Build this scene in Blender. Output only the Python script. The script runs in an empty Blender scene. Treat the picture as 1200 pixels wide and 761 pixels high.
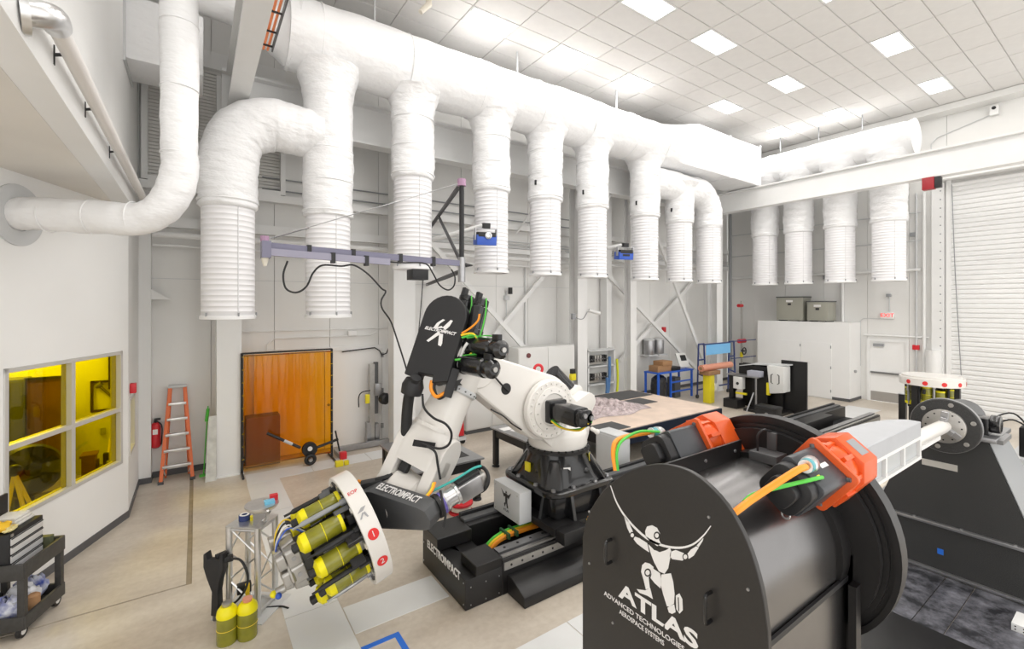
import bpy, bmesh, math, random
from mathutils import Vector, Matrix
random.seed(7)
SC = bpy.context.scene
COL = SC.collection
# ---------------------------------------------------------------- camera, world, exposure
F_PX, HOR, CXP, CAM_H = 533.0, 357.0, 600.0, 3.45          # focal length and horizon for a 1200 x 761 frame
YAW = math.atan(370 / 533.0)
cam_d = bpy.data.cameras.new('camera')
cam_d.sensor_width = 36.0
cam_d.lens = F_PX * 36.0 / 1200.0
cam_d.shift_y = -(380.5 - HOR) / 1200.0
cam_d.clip_start = 0.05
cam = bpy.data.objects.new('camera', cam_d)
cam.location = (0, 0, CAM_H)
cam.rotation_euler = (math.pi / 2, 0, -YAW)
COL.objects.link(cam)
SC.camera = cam
world = bpy.data.worlds.new('world')
SC.world = world
world.use_nodes = True
world.node_tree.nodes['Background'].inputs[0].default_value = (1.0, 0.985, 0.96, 1)
world.node_tree.nodes['Background'].inputs[1].default_value = 1.12
SC.view_settings.view_transform = 'Standard'
SC.view_settings.look = 'None'
SC.view_settings.exposure = 0.74
SC.view_settings.gamma = 1.0
SC.view_settings.use_curve_mapping = False
LAMP_W = 15.0                                              # watts of one ceiling panel

SA, CA = math.sin(YAW), math.cos(YAW)
def ray(px, py):
    r = (px - CXP) / F_PX
    return SA + r * CA, CA - r * SA, (HOR - py) / F_PX
def aZ(px, py, z=0.0):
    d = ray(px, py); t = (z - CAM_H) / d[2]; return Vector((d[0] * t, d[1] * t, z))
def aY(px, py, Y):
    d = ray(px, py); t = Y / d[1]; return Vector((d[0] * t, Y, CAM_H + d[2] * t))
def aX(px, py, X):
    d = ray(px, py); t = X / d[0]; return Vector((X, d[1] * t, CAM_H + d[2] * t))
def aT(px, py, t):
    d = ray(px, py); return Vector((d[0] * t, d[1] * t, CAM_H + d[2] * t))
def proj(p):
    t = p[0] * SA + p[1] * CA
    if t < 0.05: return None
    return CXP + F_PX * (p[0] * CA - p[1] * SA) / t, HOR - F_PX * (p[2] - CAM_H) / t

# ---------------------------------------------------------------- materials
MATS = {}
def mat(name, col, rough=0.5, metal=0.0, var=0.0, vscale=3.0, bump=0.0, bscale=20.0, bstretch=None, coat=0.0, col2=None, emis=0.0, alpha=None, detail=4.0):
    if name in MATS: return MATS[name]
    m = bpy.data.materials.new(name); m.use_nodes = True
    nt = m.node_tree; b = nt.nodes['Principled BSDF']
    b.inputs['Base Color'].default_value = (*col, 1)
    b.inputs['Roughness'].default_value = rough
    b.inputs['Metallic'].default_value = metal
    if coat: b.inputs['Coat Weight'].default_value = coat
    if emis:
        b.inputs['Emission Color'].default_value = (*col, 1); b.inputs['Emission Strength'].default_value = emis
    if alpha is not None: b.inputs['Alpha'].default_value = alpha
    tc = nt.nodes.new('ShaderNodeTexCoord')
    if var > 0:
        n = nt.nodes.new('ShaderNodeTexNoise'); n.inputs['Scale'].default_value = vscale; n.inputs['Detail'].default_value = detail
        nt.links.new(tc.outputs['Object'], n.inputs['Vector'])
        rp = nt.nodes.new('ShaderNodeValToRGB')
        rp.color_ramp.elements[0].position = 0.33; rp.color_ramp.elements[1].position = 0.67
        c2 = col2 or tuple(max(0, c * (1 - var)) for c in col)
        rp.color_ramp.elements[0].color = (*c2, 1); rp.color_ramp.elements[1].color = (*col, 1)
        nt.links.new(n.outputs['Fac'], rp.inputs['Fac']); nt.links.new(rp.outputs['Color'], b.inputs['Base Color'])
    if bump > 0:
        n2 = nt.nodes.new('ShaderNodeTexNoise'); n2.inputs['Scale'].default_value = bscale; n2.inputs['Detail'].default_value = 3
        if bstretch:
            mp = nt.nodes.new('ShaderNodeMapping'); mp.inputs['Scale'].default_value = bstretch
            nt.links.new(tc.outputs['Object'], mp.inputs['Vector']); nt.links.new(mp.outputs['Vector'], n2.inputs['Vector'])
        else: nt.links.new(tc.outputs['Object'], n2.inputs['Vector'])
        bp = nt.nodes.new('ShaderNodeBump'); bp.inputs['Strength'].default_value = bump; bp.inputs['Distance'].default_value = 0.05
        nt.links.new(n2.outputs['Fac'], bp.inputs['Height']); nt.links.new(bp.outputs['Normal'], b.inputs['Normal'])
    MATS[name] = m
    return m
def glassy(name, col, mixgloss=0.08, rough=0.02):
    m = bpy.data.materials.new(name); m.use_nodes = True; nt = m.node_tree; nt.nodes.clear()
    o = nt.nodes.new('ShaderNodeOutputMaterial'); t = nt.nodes.new('ShaderNodeBsdfTransparent'); g = nt.nodes.new('ShaderNodeBsdfGlossy')
    t.inputs[0].default_value = (*col, 1); g.inputs['Roughness'].default_value = rough
    mx = nt.nodes.new('ShaderNodeMixShader'); mx.inputs[0].default_value = mixgloss
    nt.links.new(t.outputs[0], mx.inputs[1]); nt.links.new(g.outputs[0], mx.inputs[2]); nt.links.new(mx.outputs[0], o.inputs[0])
    MATS[name] = m
    return m

WALL = mat('painted wall', (0.80, 0.795, 0.775), 0.55, var=0.035, vscale=0.8)
WALLP = mat('plaster wall', (0.86, 0.857, 0.845), 0.6, var=0.025, vscale=1.2)
STEELW = mat('white painted steel', (0.83, 0.83, 0.82), 0.42, var=0.03, vscale=2)
DUCT = mat('white duct wrap', (0.87, 0.87, 0.875), 0.34, var=0.02, vscale=2, bump=0.7, bscale=3.2, bstretch=(1, 1, 2.2))
DUCTW = mat('wrinkled duct wrap', (0.88, 0.88, 0.885), 0.34, bump=0.9, bscale=4.0, bstretch=(1.0, 1.0, 2.2))
FABRIC = mat('white diffuser sheet', (0.90, 0.895, 0.91), 0.5, var=0.02, vscale=6)
RING = mat('white diffuser rim', (0.90, 0.90, 0.90), 0.4)
TILE = mat('ceiling tile', (0.80, 0.785, 0.765), 0.8, var=0.03, vscale=5, bump=0.15, bscale=120)
GRID = mat('ceiling grid', (0.73, 0.715, 0.69), 0.6)
BASEB = mat('dark grey baseboard', (0.10, 0.10, 0.105), 0.5)
BLACK = mat('black powder coat', (0.011, 0.0105, 0.011), 0.40, var=0.15, vscale=40)
BLACKG = mat('gloss black casting', (0.009, 0.009, 0.010), 0.22, coat=0.3)
BLACKM = mat('black matte plastic', (0.014, 0.014, 0.0155), 0.5)
DRUMB = mat('brown black painted sheet', (0.021, 0.019, 0.0175), 0.38, var=0.12, vscale=60)
DRUMC = mat('brushed black cylinder', (0.20, 0.195, 0.195), 0.27, metal=0.92, var=0.08, vscale=5)
RUBBER = mat('black rubber cable', (0.012, 0.012, 0.013), 0.5)
GREYM = mat('grey machined metal', (0.42, 0.42, 0.43), 0.32, metal=0.85, var=0.1, vscale=12)
ALU = mat('bright aluminium', (0.72, 0.72, 0.72), 0.28, metal=0.9, var=0.08, vscale=15)
STEEL = mat('dull steel', (0.50, 0.485, 0.46), 0.35, metal=0.8, var=0.12, vscale=10)
ROBW = mat('robot white paint', (0.80, 0.775, 0.735), 0.32, var=0.02, vscale=2, coat=0.25)
GREYP = mat('light grey paint', (0.60, 0.61, 0.615), 0.42, var=0.03, vscale=4)
MIDG = mat('mid grey paint', (0.30, 0.31, 0.32), 0.45)
DARKG = mat('dark grey paint', (0.085, 0.087, 0.09), 0.42)
MOTG = mat('servo motor grey', (0.042, 0.045, 0.052), 0.36)
ORANGE = mat('orange gearbox paint', (0.76, 0.105, 0.014), 0.33, var=0.08, vscale=8)
ORC = mat('orange power cable', (0.95, 0.33, 0.02), 0.45)
GRC = mat('green cable', (0.09, 0.55, 0.06), 0.5)
YELC = mat('yellow cable', (0.88, 0.62, 0.02), 0.5)
YEL = mat('yellow paint', (0.85, 0.72, 0.02), 0.4)
YELCAN = mat('olive yellow translucent canister', (0.27, 0.26, 0.02), 0.22, var=0.25, vscale=7, coat=0.3)
YELCAP = mat('bright yellow cap', (0.86, 0.76, 0.0), 0.4)
RED = mat('red paint', (0.62, 0.02, 0.03), 0.4)
BLUE = mat('blue paint', (0.03, 0.10, 0.50), 0.4)
NAVY = mat('navy blue steel', (0.02, 0.04, 0.16), 0.45)
PURP = mat('slate violet bar', (0.185, 0.18, 0.255), 0.45)
PURR = mat('violet ring', (0.15, 0.12, 0.42), 0.4)
LOGO = mat('white print', (0.80, 0.79, 0.78), 0.5)
LOGOK = mat('black print', (0.02, 0.02, 0.02), 0.5)
REDP = mat('red print', (0.75, 0.03, 0.03), 0.5)
ORLAD = mat('orange fibreglass rail', (0.78, 0.17, 0.05), 0.45)
CARD = mat('brown cardboard', (0.38, 0.21, 0.10), 0.8, var=0.12, vscale=9)
COPPER = mat('copper coloured roll', (0.70, 0.30, 0.20), 0.4)
PLY = mat('pale plywood sheet', (0.72, 0.575, 0.475), 0.55, var=0.16, vscale=2.5)
FILM = mat('crumpled pinkish film', (0.60, 0.50, 0.50), 0.25, var=0.45, vscale=9, bump=0.8, bscale=12)
TAPE = mat('blue floor tape', (0.02, 0.16, 0.68), 0.5)
PLATE = mat('white floor plate', (0.74, 0.745, 0.74), 0.42, var=0.06, vscale=1.5)
BAGW = mat('white plastic bag', (0.75, 0.76, 0.80), 0.3, var=0.2, vscale=10)
BAGB = mat('blue white plastic bag', (0.75, 0.77, 0.84), 0.3, var=1, vscale=11, col2=(0.03, 0.06, 0.35))
AMBER = glassy('amber curtain film', (0.97, 0.47, 0.006), 0.05, 0.15)
LASER = glassy('yellow laser glass', (0.75, 0.66, 0.015), 0.06, 0.02)
CLEAR = glassy('clear pane', (0.95, 0.96, 0.96), 0.08, 0.02)

def concrete():
    m = bpy.data.materials.new('polished concrete'); m.use_nodes = True; nt = m.node_tree; b = nt.nodes['Principled BSDF']
    tc = nt.nodes.new('ShaderNodeTexCoord')
    def noise(s, d, st=None):
        n = nt.nodes.new('ShaderNodeTexNoise'); n.inputs['Scale'].default_value = s; n.inputs['Detail'].default_value = d
        if st:
            mp = nt.nodes.new('ShaderNodeMapping'); mp.inputs['Scale'].default_value = st
            nt.links.new(tc.outputs['Object'], mp.inputs['Vector']); nt.links.new(mp.outputs[0], n.inputs['Vector'])
        else: nt.links.new(tc.outputs['Object'], n.inputs['Vector'])
        return n
    a = noise(0.9, 8, (0.6, 1.6, 1)); c = noise(14, 6)
    r1 = nt.nodes.new('ShaderNodeValToRGB'); r1.color_ramp.elements[0].position = 0.32; r1.color_ramp.elements[1].position = 0.68
    r1.color_ramp.elements[0].color = (0.47, 0.405, 0.33, 1); r1.color_ramp.elements[1].color = (0.66, 0.60, 0.515, 1)
    nt.links.new(a.outputs['Fac'], r1.inputs['Fac'])
    mx = nt.nodes.new('ShaderNodeMixRGB'); mx.blend_type = 'SOFT_LIGHT'; mx.inputs[0].default_value = 0.35
    nt.links.new(r1.outputs[0], mx.inputs[1]); nt.links.new(c.outputs['Fac'], mx.inputs[2])
    nt.links.new(mx.outputs[0], b.inputs['Base Color'])
    rr = nt.nodes.new('ShaderNodeMapRange'); rr.inputs[3].default_value = 0.22; rr.inputs[4].default_value = 0.45
    nt.links.new(a.outputs['Fac'], rr.inputs[0]); nt.links.new(rr.outputs[0], b.inputs['Roughness'])
    return m
CONC = concrete()
def scuffed():
    m = bpy.data.materials.new('scuffed dark steel floor'); m.use_nodes = True; nt = m.node_tree; b = nt.nodes['Principled BSDF']
    tc = nt.nodes.new('ShaderNodeTexCoord'); n = nt.nodes.new('ShaderNodeTexNoise'); n.inputs['Scale'].default_value = 4; n.inputs['Detail'].default_value = 9
    n.inputs['Roughness'].default_value = 0.68
    nt.links.new(tc.outputs['Object'], n.inputs['Vector'])
    r = nt.nodes.new('ShaderNodeValToRGB'); e = r.color_ramp.elements
    e[0].position = 0.40; e[0].color = (0.035, 0.036, 0.042, 1); e[1].position = 0.72; e[1].color = (0.30, 0.30, 0.34, 1)
    nt.links.new(n.outputs['Fac'], r.inputs['Fac']); nt.links.new(r.outputs[0], b.inputs['Base Color'])
    b.inputs['Roughness'].default_value = 0.38; b.inputs['Metallic'].default_value = 0.3
    return m
SCUFF = scuffed()
def granite():
    m = bpy.data.materials.new('speckled black paint'); m.use_nodes = True; nt = m.node_tree; b = nt.nodes['Principled BSDF']
    tc = nt.nodes.new('ShaderNodeTexCoord'); n = nt.nodes.new('ShaderNodeTexNoise'); n.inputs['Scale'].default_value = 160; n.inputs['Detail'].default_value = 2
    nt.links.new(tc.outputs['Object'], n.inputs['Vector'])
    r = nt.nodes.new('ShaderNodeValToRGB'); e = r.color_ramp.elements
    e[0].position = 0.45; e[0].color = (0.026, 0.026, 0.026, 1); e[1].position = 0.75; e[1].color = (0.075, 0.075, 0.074, 1)
    nt.links.new(n.outputs['Fac'], r.inputs['Fac']); nt.links.new(r.outputs[0], b.inputs['Base Color']); b.inputs['Roughness'].default_value = 0.5
    return m
GRAN = granite()

# ---------------------------------------------------------------- mesh helpers
def frame(o, ux, uy=None, uz=None):
    """4x4 from an origin and two of three axes."""
    if uz is not None and ux is not None:
        X = Vector(ux).normalized(); Z = Vector(uz); Z = (Z - X * Z.dot(X)).normalized(); Y = Z.cross(X)
    elif uz is not None and uy is not None:
        Z = Vector(uz).normalized(); Y = Vector(uy); Y = (Y - Z * Y.dot(Z)).normalized(); X = Y.cross(Z)
    else:
        X = Vector(ux).normalized(); Y = Vector(uy); Y = (Y - X * Y.dot(X)).normalized(); Z = X.cross(Y)
    M = Matrix((X, Y, Z)).transposed().to_4x4(); M.translation = Vector(o)
    return M
def axis_frame(p0, p1):
    z = (Vector(p1) - Vector(p0)).normalized()
    a = Vector((0, 0, 1)) if abs(z.z) < 0.9 else Vector((1, 0, 0))
    x = a.cross(z).normalized()
    return frame(p0, x, None, z)
def smooth_path(pts, k=6):
    P = [Vector(p) for p in pts]
    if len(P) < 3: return P
    Q = [P[0] * 2 - P[1]] + P + [P[-1] * 2 - P[-2]]; out = []
    for i in range(1, len(Q) - 2):
        p0, p1, p2, p3 = Q[i - 1], Q[i], Q[i + 1], Q[i + 2]
        for j in range(k):
            t = j / k
            out.append(0.5 * ((2 * p1) + (p2 - p0) * t + (2 * p0 - 5 * p1 + 4 * p2 - p3) * t * t + (3 * p1 - p0 - 3 * p2 + p3) * t ** 3))
    out.append(P[-1]); return out
class MB:
    def __init__(s): s.v = []; s.f = []
    def add(s, vs, fs, M=None):
        o = len(s.v)
        s.v += [(M @ Vector(p)) if M is not None else Vector(p) for p in vs]
        s.f += [tuple(i + o for i in q) for q in fs]; return s
    def box(s, x0, x1, y0, y1, z0, z1, M=None):
        vs = [(x, y, z) for z in (z0, z1) for y in (y0, y1) for x in (x0, x1)]
        return s.add(vs, [(0, 2, 3, 1), (4, 5, 7, 6), (0, 1, 5, 4), (2, 6, 7, 3), (0, 4, 6, 2), (1, 3, 7, 5)], M)
    def prism(s, poly, a, b, M=None):
        """2D outline in the frame's XY, extruded along its Z from a to b."""
        n = len(poly)
        vs = [(x, y, a) for x, y in poly] + [(x, y, b) for x, y in poly]
        fs = [tuple(range(n - 1, -1, -1)), tuple(range(n, 2 * n))] + [(i, (i + 1) % n, n + (i + 1) % n, n + i) for i in range(n)]
        return s.add(vs, fs, M)
    def loft(s, rings, close=True):
        n = len(rings[0]); vs = [p for r in rings for p in r]; fs = []
        for k in range(len(rings) - 1):
            for i in range(n): fs.append((k * n + i, k * n + (i + 1) % n, (k + 1) * n + (i + 1) % n, (k + 1) * n + i))
        if close: fs += [tuple(range(n - 1, -1, -1)), tuple(range((len(rings) - 1) * n, len(rings) * n))]
        return s.add(vs, fs)
    def lathe(s, prof, M=None, n=24):
        """profile of (radius, height) about the frame's Z; ends closed."""
        rings = [[(r * math.cos(2 * math.pi * i / n), r * math.sin(2 * math.pi * i / n), z) for i in range(n)] for r, z in prof]
        vs = [p for r in rings for p in r]; fs = []
        for k in range(len(prof) - 1):
            for i in range(n): fs.append((k * n + i, k * n + (i + 1) % n, (k + 1) * n + (i + 1) % n, (k + 1) * n + i))
        if prof[0][0] > 1e-5: fs.append(tuple(range(n - 1, -1, -1)))
        if prof[-1][0] > 1e-5: fs.append(tuple(range((len(prof) - 1) * n, len(prof) * n)))
        return s.add(vs, fs, M)
    def cyl(s, p0, p1, r0, r1=None, n=16):
        L = (Vector(p1) - Vector(p0)).length
        return s.lathe([(r0, 0), (r0 if r1 is None else r1, L)], axis_frame(p0, p1), n)
    def ringwall(s, ro, ri, a, b, M=None, n=32):
        rings = []
        for r, z in ((ro, a), (ro, b), (ri, b), (ri, a)):
            rings.append([(r * math.cos(2 * math.pi * i / n), r * math.sin(2 * math.pi * i / n), z) for i in range(n)])
        vs = [p for r in rings for p in r]; fs = []
        for k in range(4):
            for i in range(n): fs.append((k * n + i, k * n + (i + 1) % n, ((k + 1) % 4) * n + (i + 1) % n, ((k + 1) % 4) * n + i))
        return s.add(vs, fs, M)
    def tube(s, pts, r, n=8, smooth=True, k=6):
        P = smooth_path(pts, k) if smooth else [Vector(p) for p in pts]
        rf = r if callable(r) else (lambda u: r)
        rings = []; x = None
        for i, p in enumerate(P):
            d = (P[min(i + 1, len(P) - 1)] - P[max(i - 1, 0)])
            if d.length < 1e-9: d = Vector((0, 0, 1))
            d.normalize()
            if x is None:
                a = Vector((0, 0, 1)) if abs(d.z) < 0.9 else Vector((1, 0, 0)); x = a.cross(d).normalized()
            else:
                x = x - d * x.dot(d)
                x = x.normalized() if x.length > 1e-6 else d.orthogonal().normalized()
            y = d.cross(x); rr = rf(i / max(1, len(P) - 1))
            rings.append([p + (x * math.cos(2 * math.pi * j / n) + y * math.sin(2 * math.pi * j / n)) * rr for j in range(n)])
        return s.loft(rings)
    def torus(s, M, R, r, n=32, m=8, a0=0.0, a1=2 * math.pi):
        full = abs(a1 - a0 - 2 * math.pi) < 1e-6
        k = n if full else n + 1
        rings = []
        for i in range(k):
            a = a0 + (a1 - a0) * i / n
            rings.append([((R + r * math.cos(2 * math.pi * j / m)) * math.cos(a), (R + r * math.cos(2 * math.pi * j / m)) * math.sin(a), r * math.sin(2 * math.pi * j / m)) for j in range(m)])
        vs = [p for q in rings for p in q]; fs = []
        for i in range(n):
            ii = (i + 1) % k
            for j in range(m): fs.append((i * m + j, ii * m + j, ii * m + (j + 1) % m, i * m + (j + 1) % m))
        if not full: fs += [tuple(range(m)), tuple(range((k - 1) * m + m - 1, (k - 1) * m - 1, -1))]
        return s.add(vs, fs, M)
    def ball(s, c, r, n=12, sc=(1, 1, 1), M=None):
        prof = [(max(1e-6, r * math.sin(math.pi * i / n)), -r * math.cos(math.pi * i / n)) for i in range(n + 1)]
        MM = Matrix.Translation(Vector(c)) @ (M if M is not None else Matrix.Identity(4)) @ Matrix.Diagonal((*sc, 1))
        return s.lathe(prof, MM, n * 2)
    def bolts(s, pts, d, r=0.012, h=0.012, n=6):
        d = Vector(d).normalized()
        for p in pts: s.cyl(Vector(p), Vector(p) + d * h, r, r * 0.85, n)
        return s
    def build(s, name, m, parent=None, bevel=0.0, seg=2, smooth=True, angle=35, org=None):
        me = bpy.data.meshes.new(name)
        o = Vector((0, 0, 0))
        if org is not None: o = Vector(org)
        elif parent is not None: o = Vector(parent.get('_o', (0, 0, 0)))
        bm = bmesh.new()
        vs = [bm.verts.new(p - o) for p in s.v]
        for q in s.f:
            try: bm.faces.new([vs[i] for i in q])
            except ValueError: pass
        bmesh.ops.remove_doubles(bm, verts=bm.verts, dist=1e-5)
        bmesh.ops.dissolve_degenerate(bm, edges=bm.edges, dist=1e-6)
        bmesh.ops.recalc_face_normals(bm, faces=bm.faces)
        if bevel > 0:
            ed = [e for e in bm.edges if len(e.link_faces) == 2 and e.calc_face_angle(0) > 0.6]
            bmesh.ops.bevel(bm, geom=ed, offset=bevel, segments=seg, affect='EDGES', profile=0.6, clamp_overlap=True)
        bm.to_mesh(me); bm.free()
        if smooth:
            me.polygons.foreach_set('use_smooth', [True] * len(me.polygons))
            me.set_sharp_from_angle(angle=math.radians(angle))
        me.materials.append(m)
        ob = bpy.data.objects.new(name, me)
        COL.objects.link(ob)
        if parent is not None:
            ob.parent = parent
            ob['_o'] = tuple(o)
        else:
            ob.location = o; ob['_o'] = tuple(o)
        return ob
def tag(o, label, cat, group=None):
    o['label'] = label; o['category'] = cat
    if group: o['group'] = group
    return o
def thing(name, label, cat, loc=(0, 0, 0), group=None):
    o = bpy.data.objects.new(name, None); COL.objects.link(o)
    o.empty_display_size = 0.1
    o.location = Vector(loc); o['_o'] = tuple(loc)
    return tag(o, label, cat, group)
def struct(o): o['kind'] = 'structure'; return o
def dup(root, loc, label=None, rotz=0.0, group=None, scale=None):
    r = root.copy(); COL.objects.link(r); r.location = Vector(loc); r.rotation_euler.z = root.rotation_euler.z + rotz
    if scale: r.scale = scale
    if label: r['label'] = label
    if group: r['group'] = group
    for ch in list(root.children):
        c = ch.copy(); COL.objects.link(c); c.parent = r
        for g in list(ch.children):
            d = g.copy(); COL.objects.link(d); d.parent = c
    return r
def text(name, body, size, M, m, parent, ext=0.001, shear=0.0, sx=1.0, align='CENTER', offset=0.0):
    cu = bpy.data.curves.new(name, 'FONT'); cu.body = body; cu.size = size; cu.extrude = ext; cu.shear = shear
    cu.align_x = align; cu.align_y = 'CENTER'; cu.resolution_u = 3; cu.offset = offset
    tmp = bpy.data.objects.new(name + '_tmp', cu); COL.objects.link(tmp)
    dg = bpy.context.evaluated_depsgraph_get(); me = bpy.data.meshes.new_from_object(tmp.evaluated_get(dg))
    bpy.data.objects.remove(tmp); bpy.data.curves.remove(cu)
    o = Vector(parent.get('_o', (0, 0, 0)))
    me.transform(Matrix.Translation(-o) @ M @ Matrix.Diagonal((sx, 1, 1, 1)))
    me.materials.clear(); me.materials.append(m); me.name = name
    ob = bpy.data.objects.new(name, me); COL.objects.link(ob); ob.parent = parent; ob['_o'] = tuple(o)
    return ob
def hull(a, b, n=20):
    """outline around two circles (x, y, r)."""
    pts = []
    for (x, y, r) in (a, b):
        for i in range(n * 2):
            t = math.pi * i / n; pts.append((x + r * math.cos(t), y + r * math.sin(t)))
    return convex(pts)
def convex(pts):
    P = sorted(set((round(x, 5), round(y, 5)) for x, y in pts))
    def half(P):
        h = []
        for p in P:
            while len(h) > 1 and (h[-1][0] - h[-2][0]) * (p[1] - h[-2][1]) - (h[-1][1] - h[-2][1]) * (p[0] - h[-2][0]) <= 0: h.pop()
            h.append(p)
        return h[:-1]
    return half(P) + half(P[::-1])
def rrect(w, h, r, n=5):
    out = []
    for cx, cy, a in ((w / 2 - r, h / 2 - r, 0), (-w / 2 + r, h / 2 - r, 90), (-w / 2 + r, -h / 2 + r, 180), (w / 2 - r, -h / 2 + r, 270)):
        for i in range(n + 1):
            t = math.radians(a + 90 * i / n); out.append((cx + r * math.cos(t), cy + r * math.sin(t)))
    return out
def XZ(y): return Matrix(((1, 0, 0, 0), (0, 0, 1, y), (0, 1, 0, 0), (0, 0, 0, 1)))     # outline (x, z), extruded along +Y
def YZ(x): return Matrix(((0, 0, 1, x), (1, 0, 0, 0), (0, 1, 0, 0), (0, 0, 0, 1)))     # outline (y, z), extruded along +X
def XY(z=0): return Matrix.Translation((0, 0, z))
def bx(name, m, x0, x1, y0, y1, z0, z1, parent=None, bevel=0.0):
    return MB().box(x0, x1, y0, y1, z0, z1).build(name, m, parent, bevel)
# ================================================================ THE ROOM
XL, XR, YB, ZC = -0.93, 20.0, 11.5, 9.8
# floor: slabs with a wide filled control joint, white plates and a recessed joint strip
floor = struct(MB().box(-6, XR, -4, YB, -0.3, -0.012).build('floor', mat('joint filler', (0.33, 0.27, 0.19), 0.7, var=0.2, vscale=8)))
MB().prism([(-6, -4), (XR, -4), (XR, YB), (-0.045, YB), (-0.045, 6.87), (-6, 6.87)], -0.2, 0).build('concrete_slab', CONC, floor)
MB().box(-6, -0.105, 6.90, YB, -0.2, 0).build('concrete_slab', CONC, floor)
def fplate(x0, x1, y0, y1):
    MB().box(x0 + .006, x1 - .006, y0 + .006, y1 - .006, 0, 0.006).build('floor_plate', PLATE, floor)
for i in range(6): fplate(0.79, 1.36, 2.5 + 1.5 * i, 4.0 + 1.5 * i if i < 5 else 10.05)
fplate(1.36, 2.46, 4.83, 5.34)
for x0, x1 in ((0.8, 2.0), (2.0, 3.2), (3.2, 4.4), (4.4, 5.6)): fplate(x0, x1, 10.05, 10.62)
fplate(2.2, 3.3, 3.2, 3.72); fplate(3.3, 4.5, 3.2, 3.72); fplate(15.9, 17.1, 5.3, 6.2); fplate(17.1, 18.3, 5.3, 6.2)
fplate(4.6, 5.8, 5.95, 6.5); fplate(3.4, 4.6, 5.95, 6.5)

# back wall: sheet metal panels with recessed seams
wb = struct(MB().box(-6, XR, YB + .06, YB + .16, 0, ZC + .3).build('wall_back', WALL))
pw = 1.19
k = int((XR - XL) / pw) + 1
for i in range(k):
    x0 = XL + i * pw; x1 = min(XR, x0 + pw)
    MB().box(x0 + .005, x1 - .005, YB, YB + .06, 0, ZC).build('wall_panel', WALL, wb)
MB().box(-0.72, 1.05, YB - .015, YB, 0, 0.12).build('baseboard_back', BASEB, wb)
MB().box(4.5, XR, YB - .015, YB, 0, 0.12).build('baseboard_back', BASEB, wb)
# girts and ledges of the upper back wall
for z, d, h in ((5.72, .22, .16), (5.0, .14, .20), (9.55, .3, .25)):
    MB().box(XL, XR, YB - d, YB, z, z + h).build('wall_girt', STEELW, wb)
for z in (6.28, 6.02): MB().cyl((1.2, YB - .06, z), (12.0, YB - .06, z), .018, n=6).build('conduit_pipe', MIDG, wb)

# right wall with door opening, big rolling door
wr = struct(MB().box(XR + .06, XR + .16, -4, YB, 0, ZC + .3).build('wall_right', WALL))
ydoor0, ydoor1, zdoor = 5.10, 6.12, 2.13
ry0, ry1, rz1 = -2.5, 4.06, 7.45
for (y0, y1, z0, z1) in ((ry1 + .02, ydoor0 - .08, 0, ZC), (ydoor0 - .08, ydoor1 + .08, zdoor + .08, ZC), (ydoor1 + .08, 7.6, 0, ZC), (7.6, 9.0, 0, ZC), (9.0, 10.3, 0, ZC), (10.3, YB, 0, ZC), (-4, ry1 + .02, rz1, ZC), (-4, ry0, 0, rz1)):
    MB().box(XR, XR + .06, y0 + .004, y1 - .004, z0, z1).build('wall_panel', WALL, wr)
MB().box(XR - .015, XR, 4.5, 5.0, 0, .1).build('baseboard_right', BASEB, wr)
MB().box(19.45, XR, -4, YB, ZC - .22, ZC - .02).build('wall_cap_trim', WALL, wr)

# ceiling: grid with lay-in tiles, each tile its own piece
ceil = struct(MB().box(XL - 5, XR, -4, YB, ZC + .02, ZC + .2).build('ceiling', GRID))
TX0, TY0, TXS, TYS = 4.83, 4.745, 1.22, 0.608
LIGHTS = [  # cell centre, label
    (5.41, 8.66, 'ceiling light panel nearest the pale nozzle above the wrapped trunk duct'),
    (7.85, 8.66, 'ceiling light panel, middle one of the three along the trunk duct'),
    (10.27, 8.66, 'ceiling light panel above the sixth hanging duct, last before the transition box'),
    (7.85, 6.25, 'ceiling light panel cut by the top edge of the photo'),
    (10.28, 6.25, 'ceiling light panel, second in the middle row counted from the top edge'),
    (13.93, 6.25, 'ceiling light panel, third in the middle row counted from the top edge'),
    (13.93, 8.08, 'ceiling light panel in front of the boxy duct transition'),
    (17.60, 6.25, 'ceiling light panel above the short duct run on the right wall'),
    (17.60, 8.08, 'smallest ceiling light panel, deepest in the corner above the duct'),
    (13.93, 3.83, 'largest square ceiling light panel towards the upper right'),
    (17.60, 3.83, 'ceiling light panel close to the right wall above the steel beam')]
OFF = [(5.41, 6.25), (2.97, 6.25), (5.41, 3.83), (2.97, 3.83), (7.85, 3.83), (10.28, 3.83), (2.97, 1.4), (5.41, 1.4), (7.85, 1.4), (10.28, 1.4), (13.93, 1.4), (17.6, 1.4), (0.53, 3.83), (0.53, 1.4)]  # unseen panels added out of frame because the hall needs their light
def cell(x, y): return (math.floor((x - TX0) / TXS), math.floor((y - TY0) / TYS))
lcells = {cell(x, y) for x, y, *_ in LIGHTS} | {cell(x, y) for x, y in OFF}
tile_me = None; far_tiles = MB()
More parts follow.
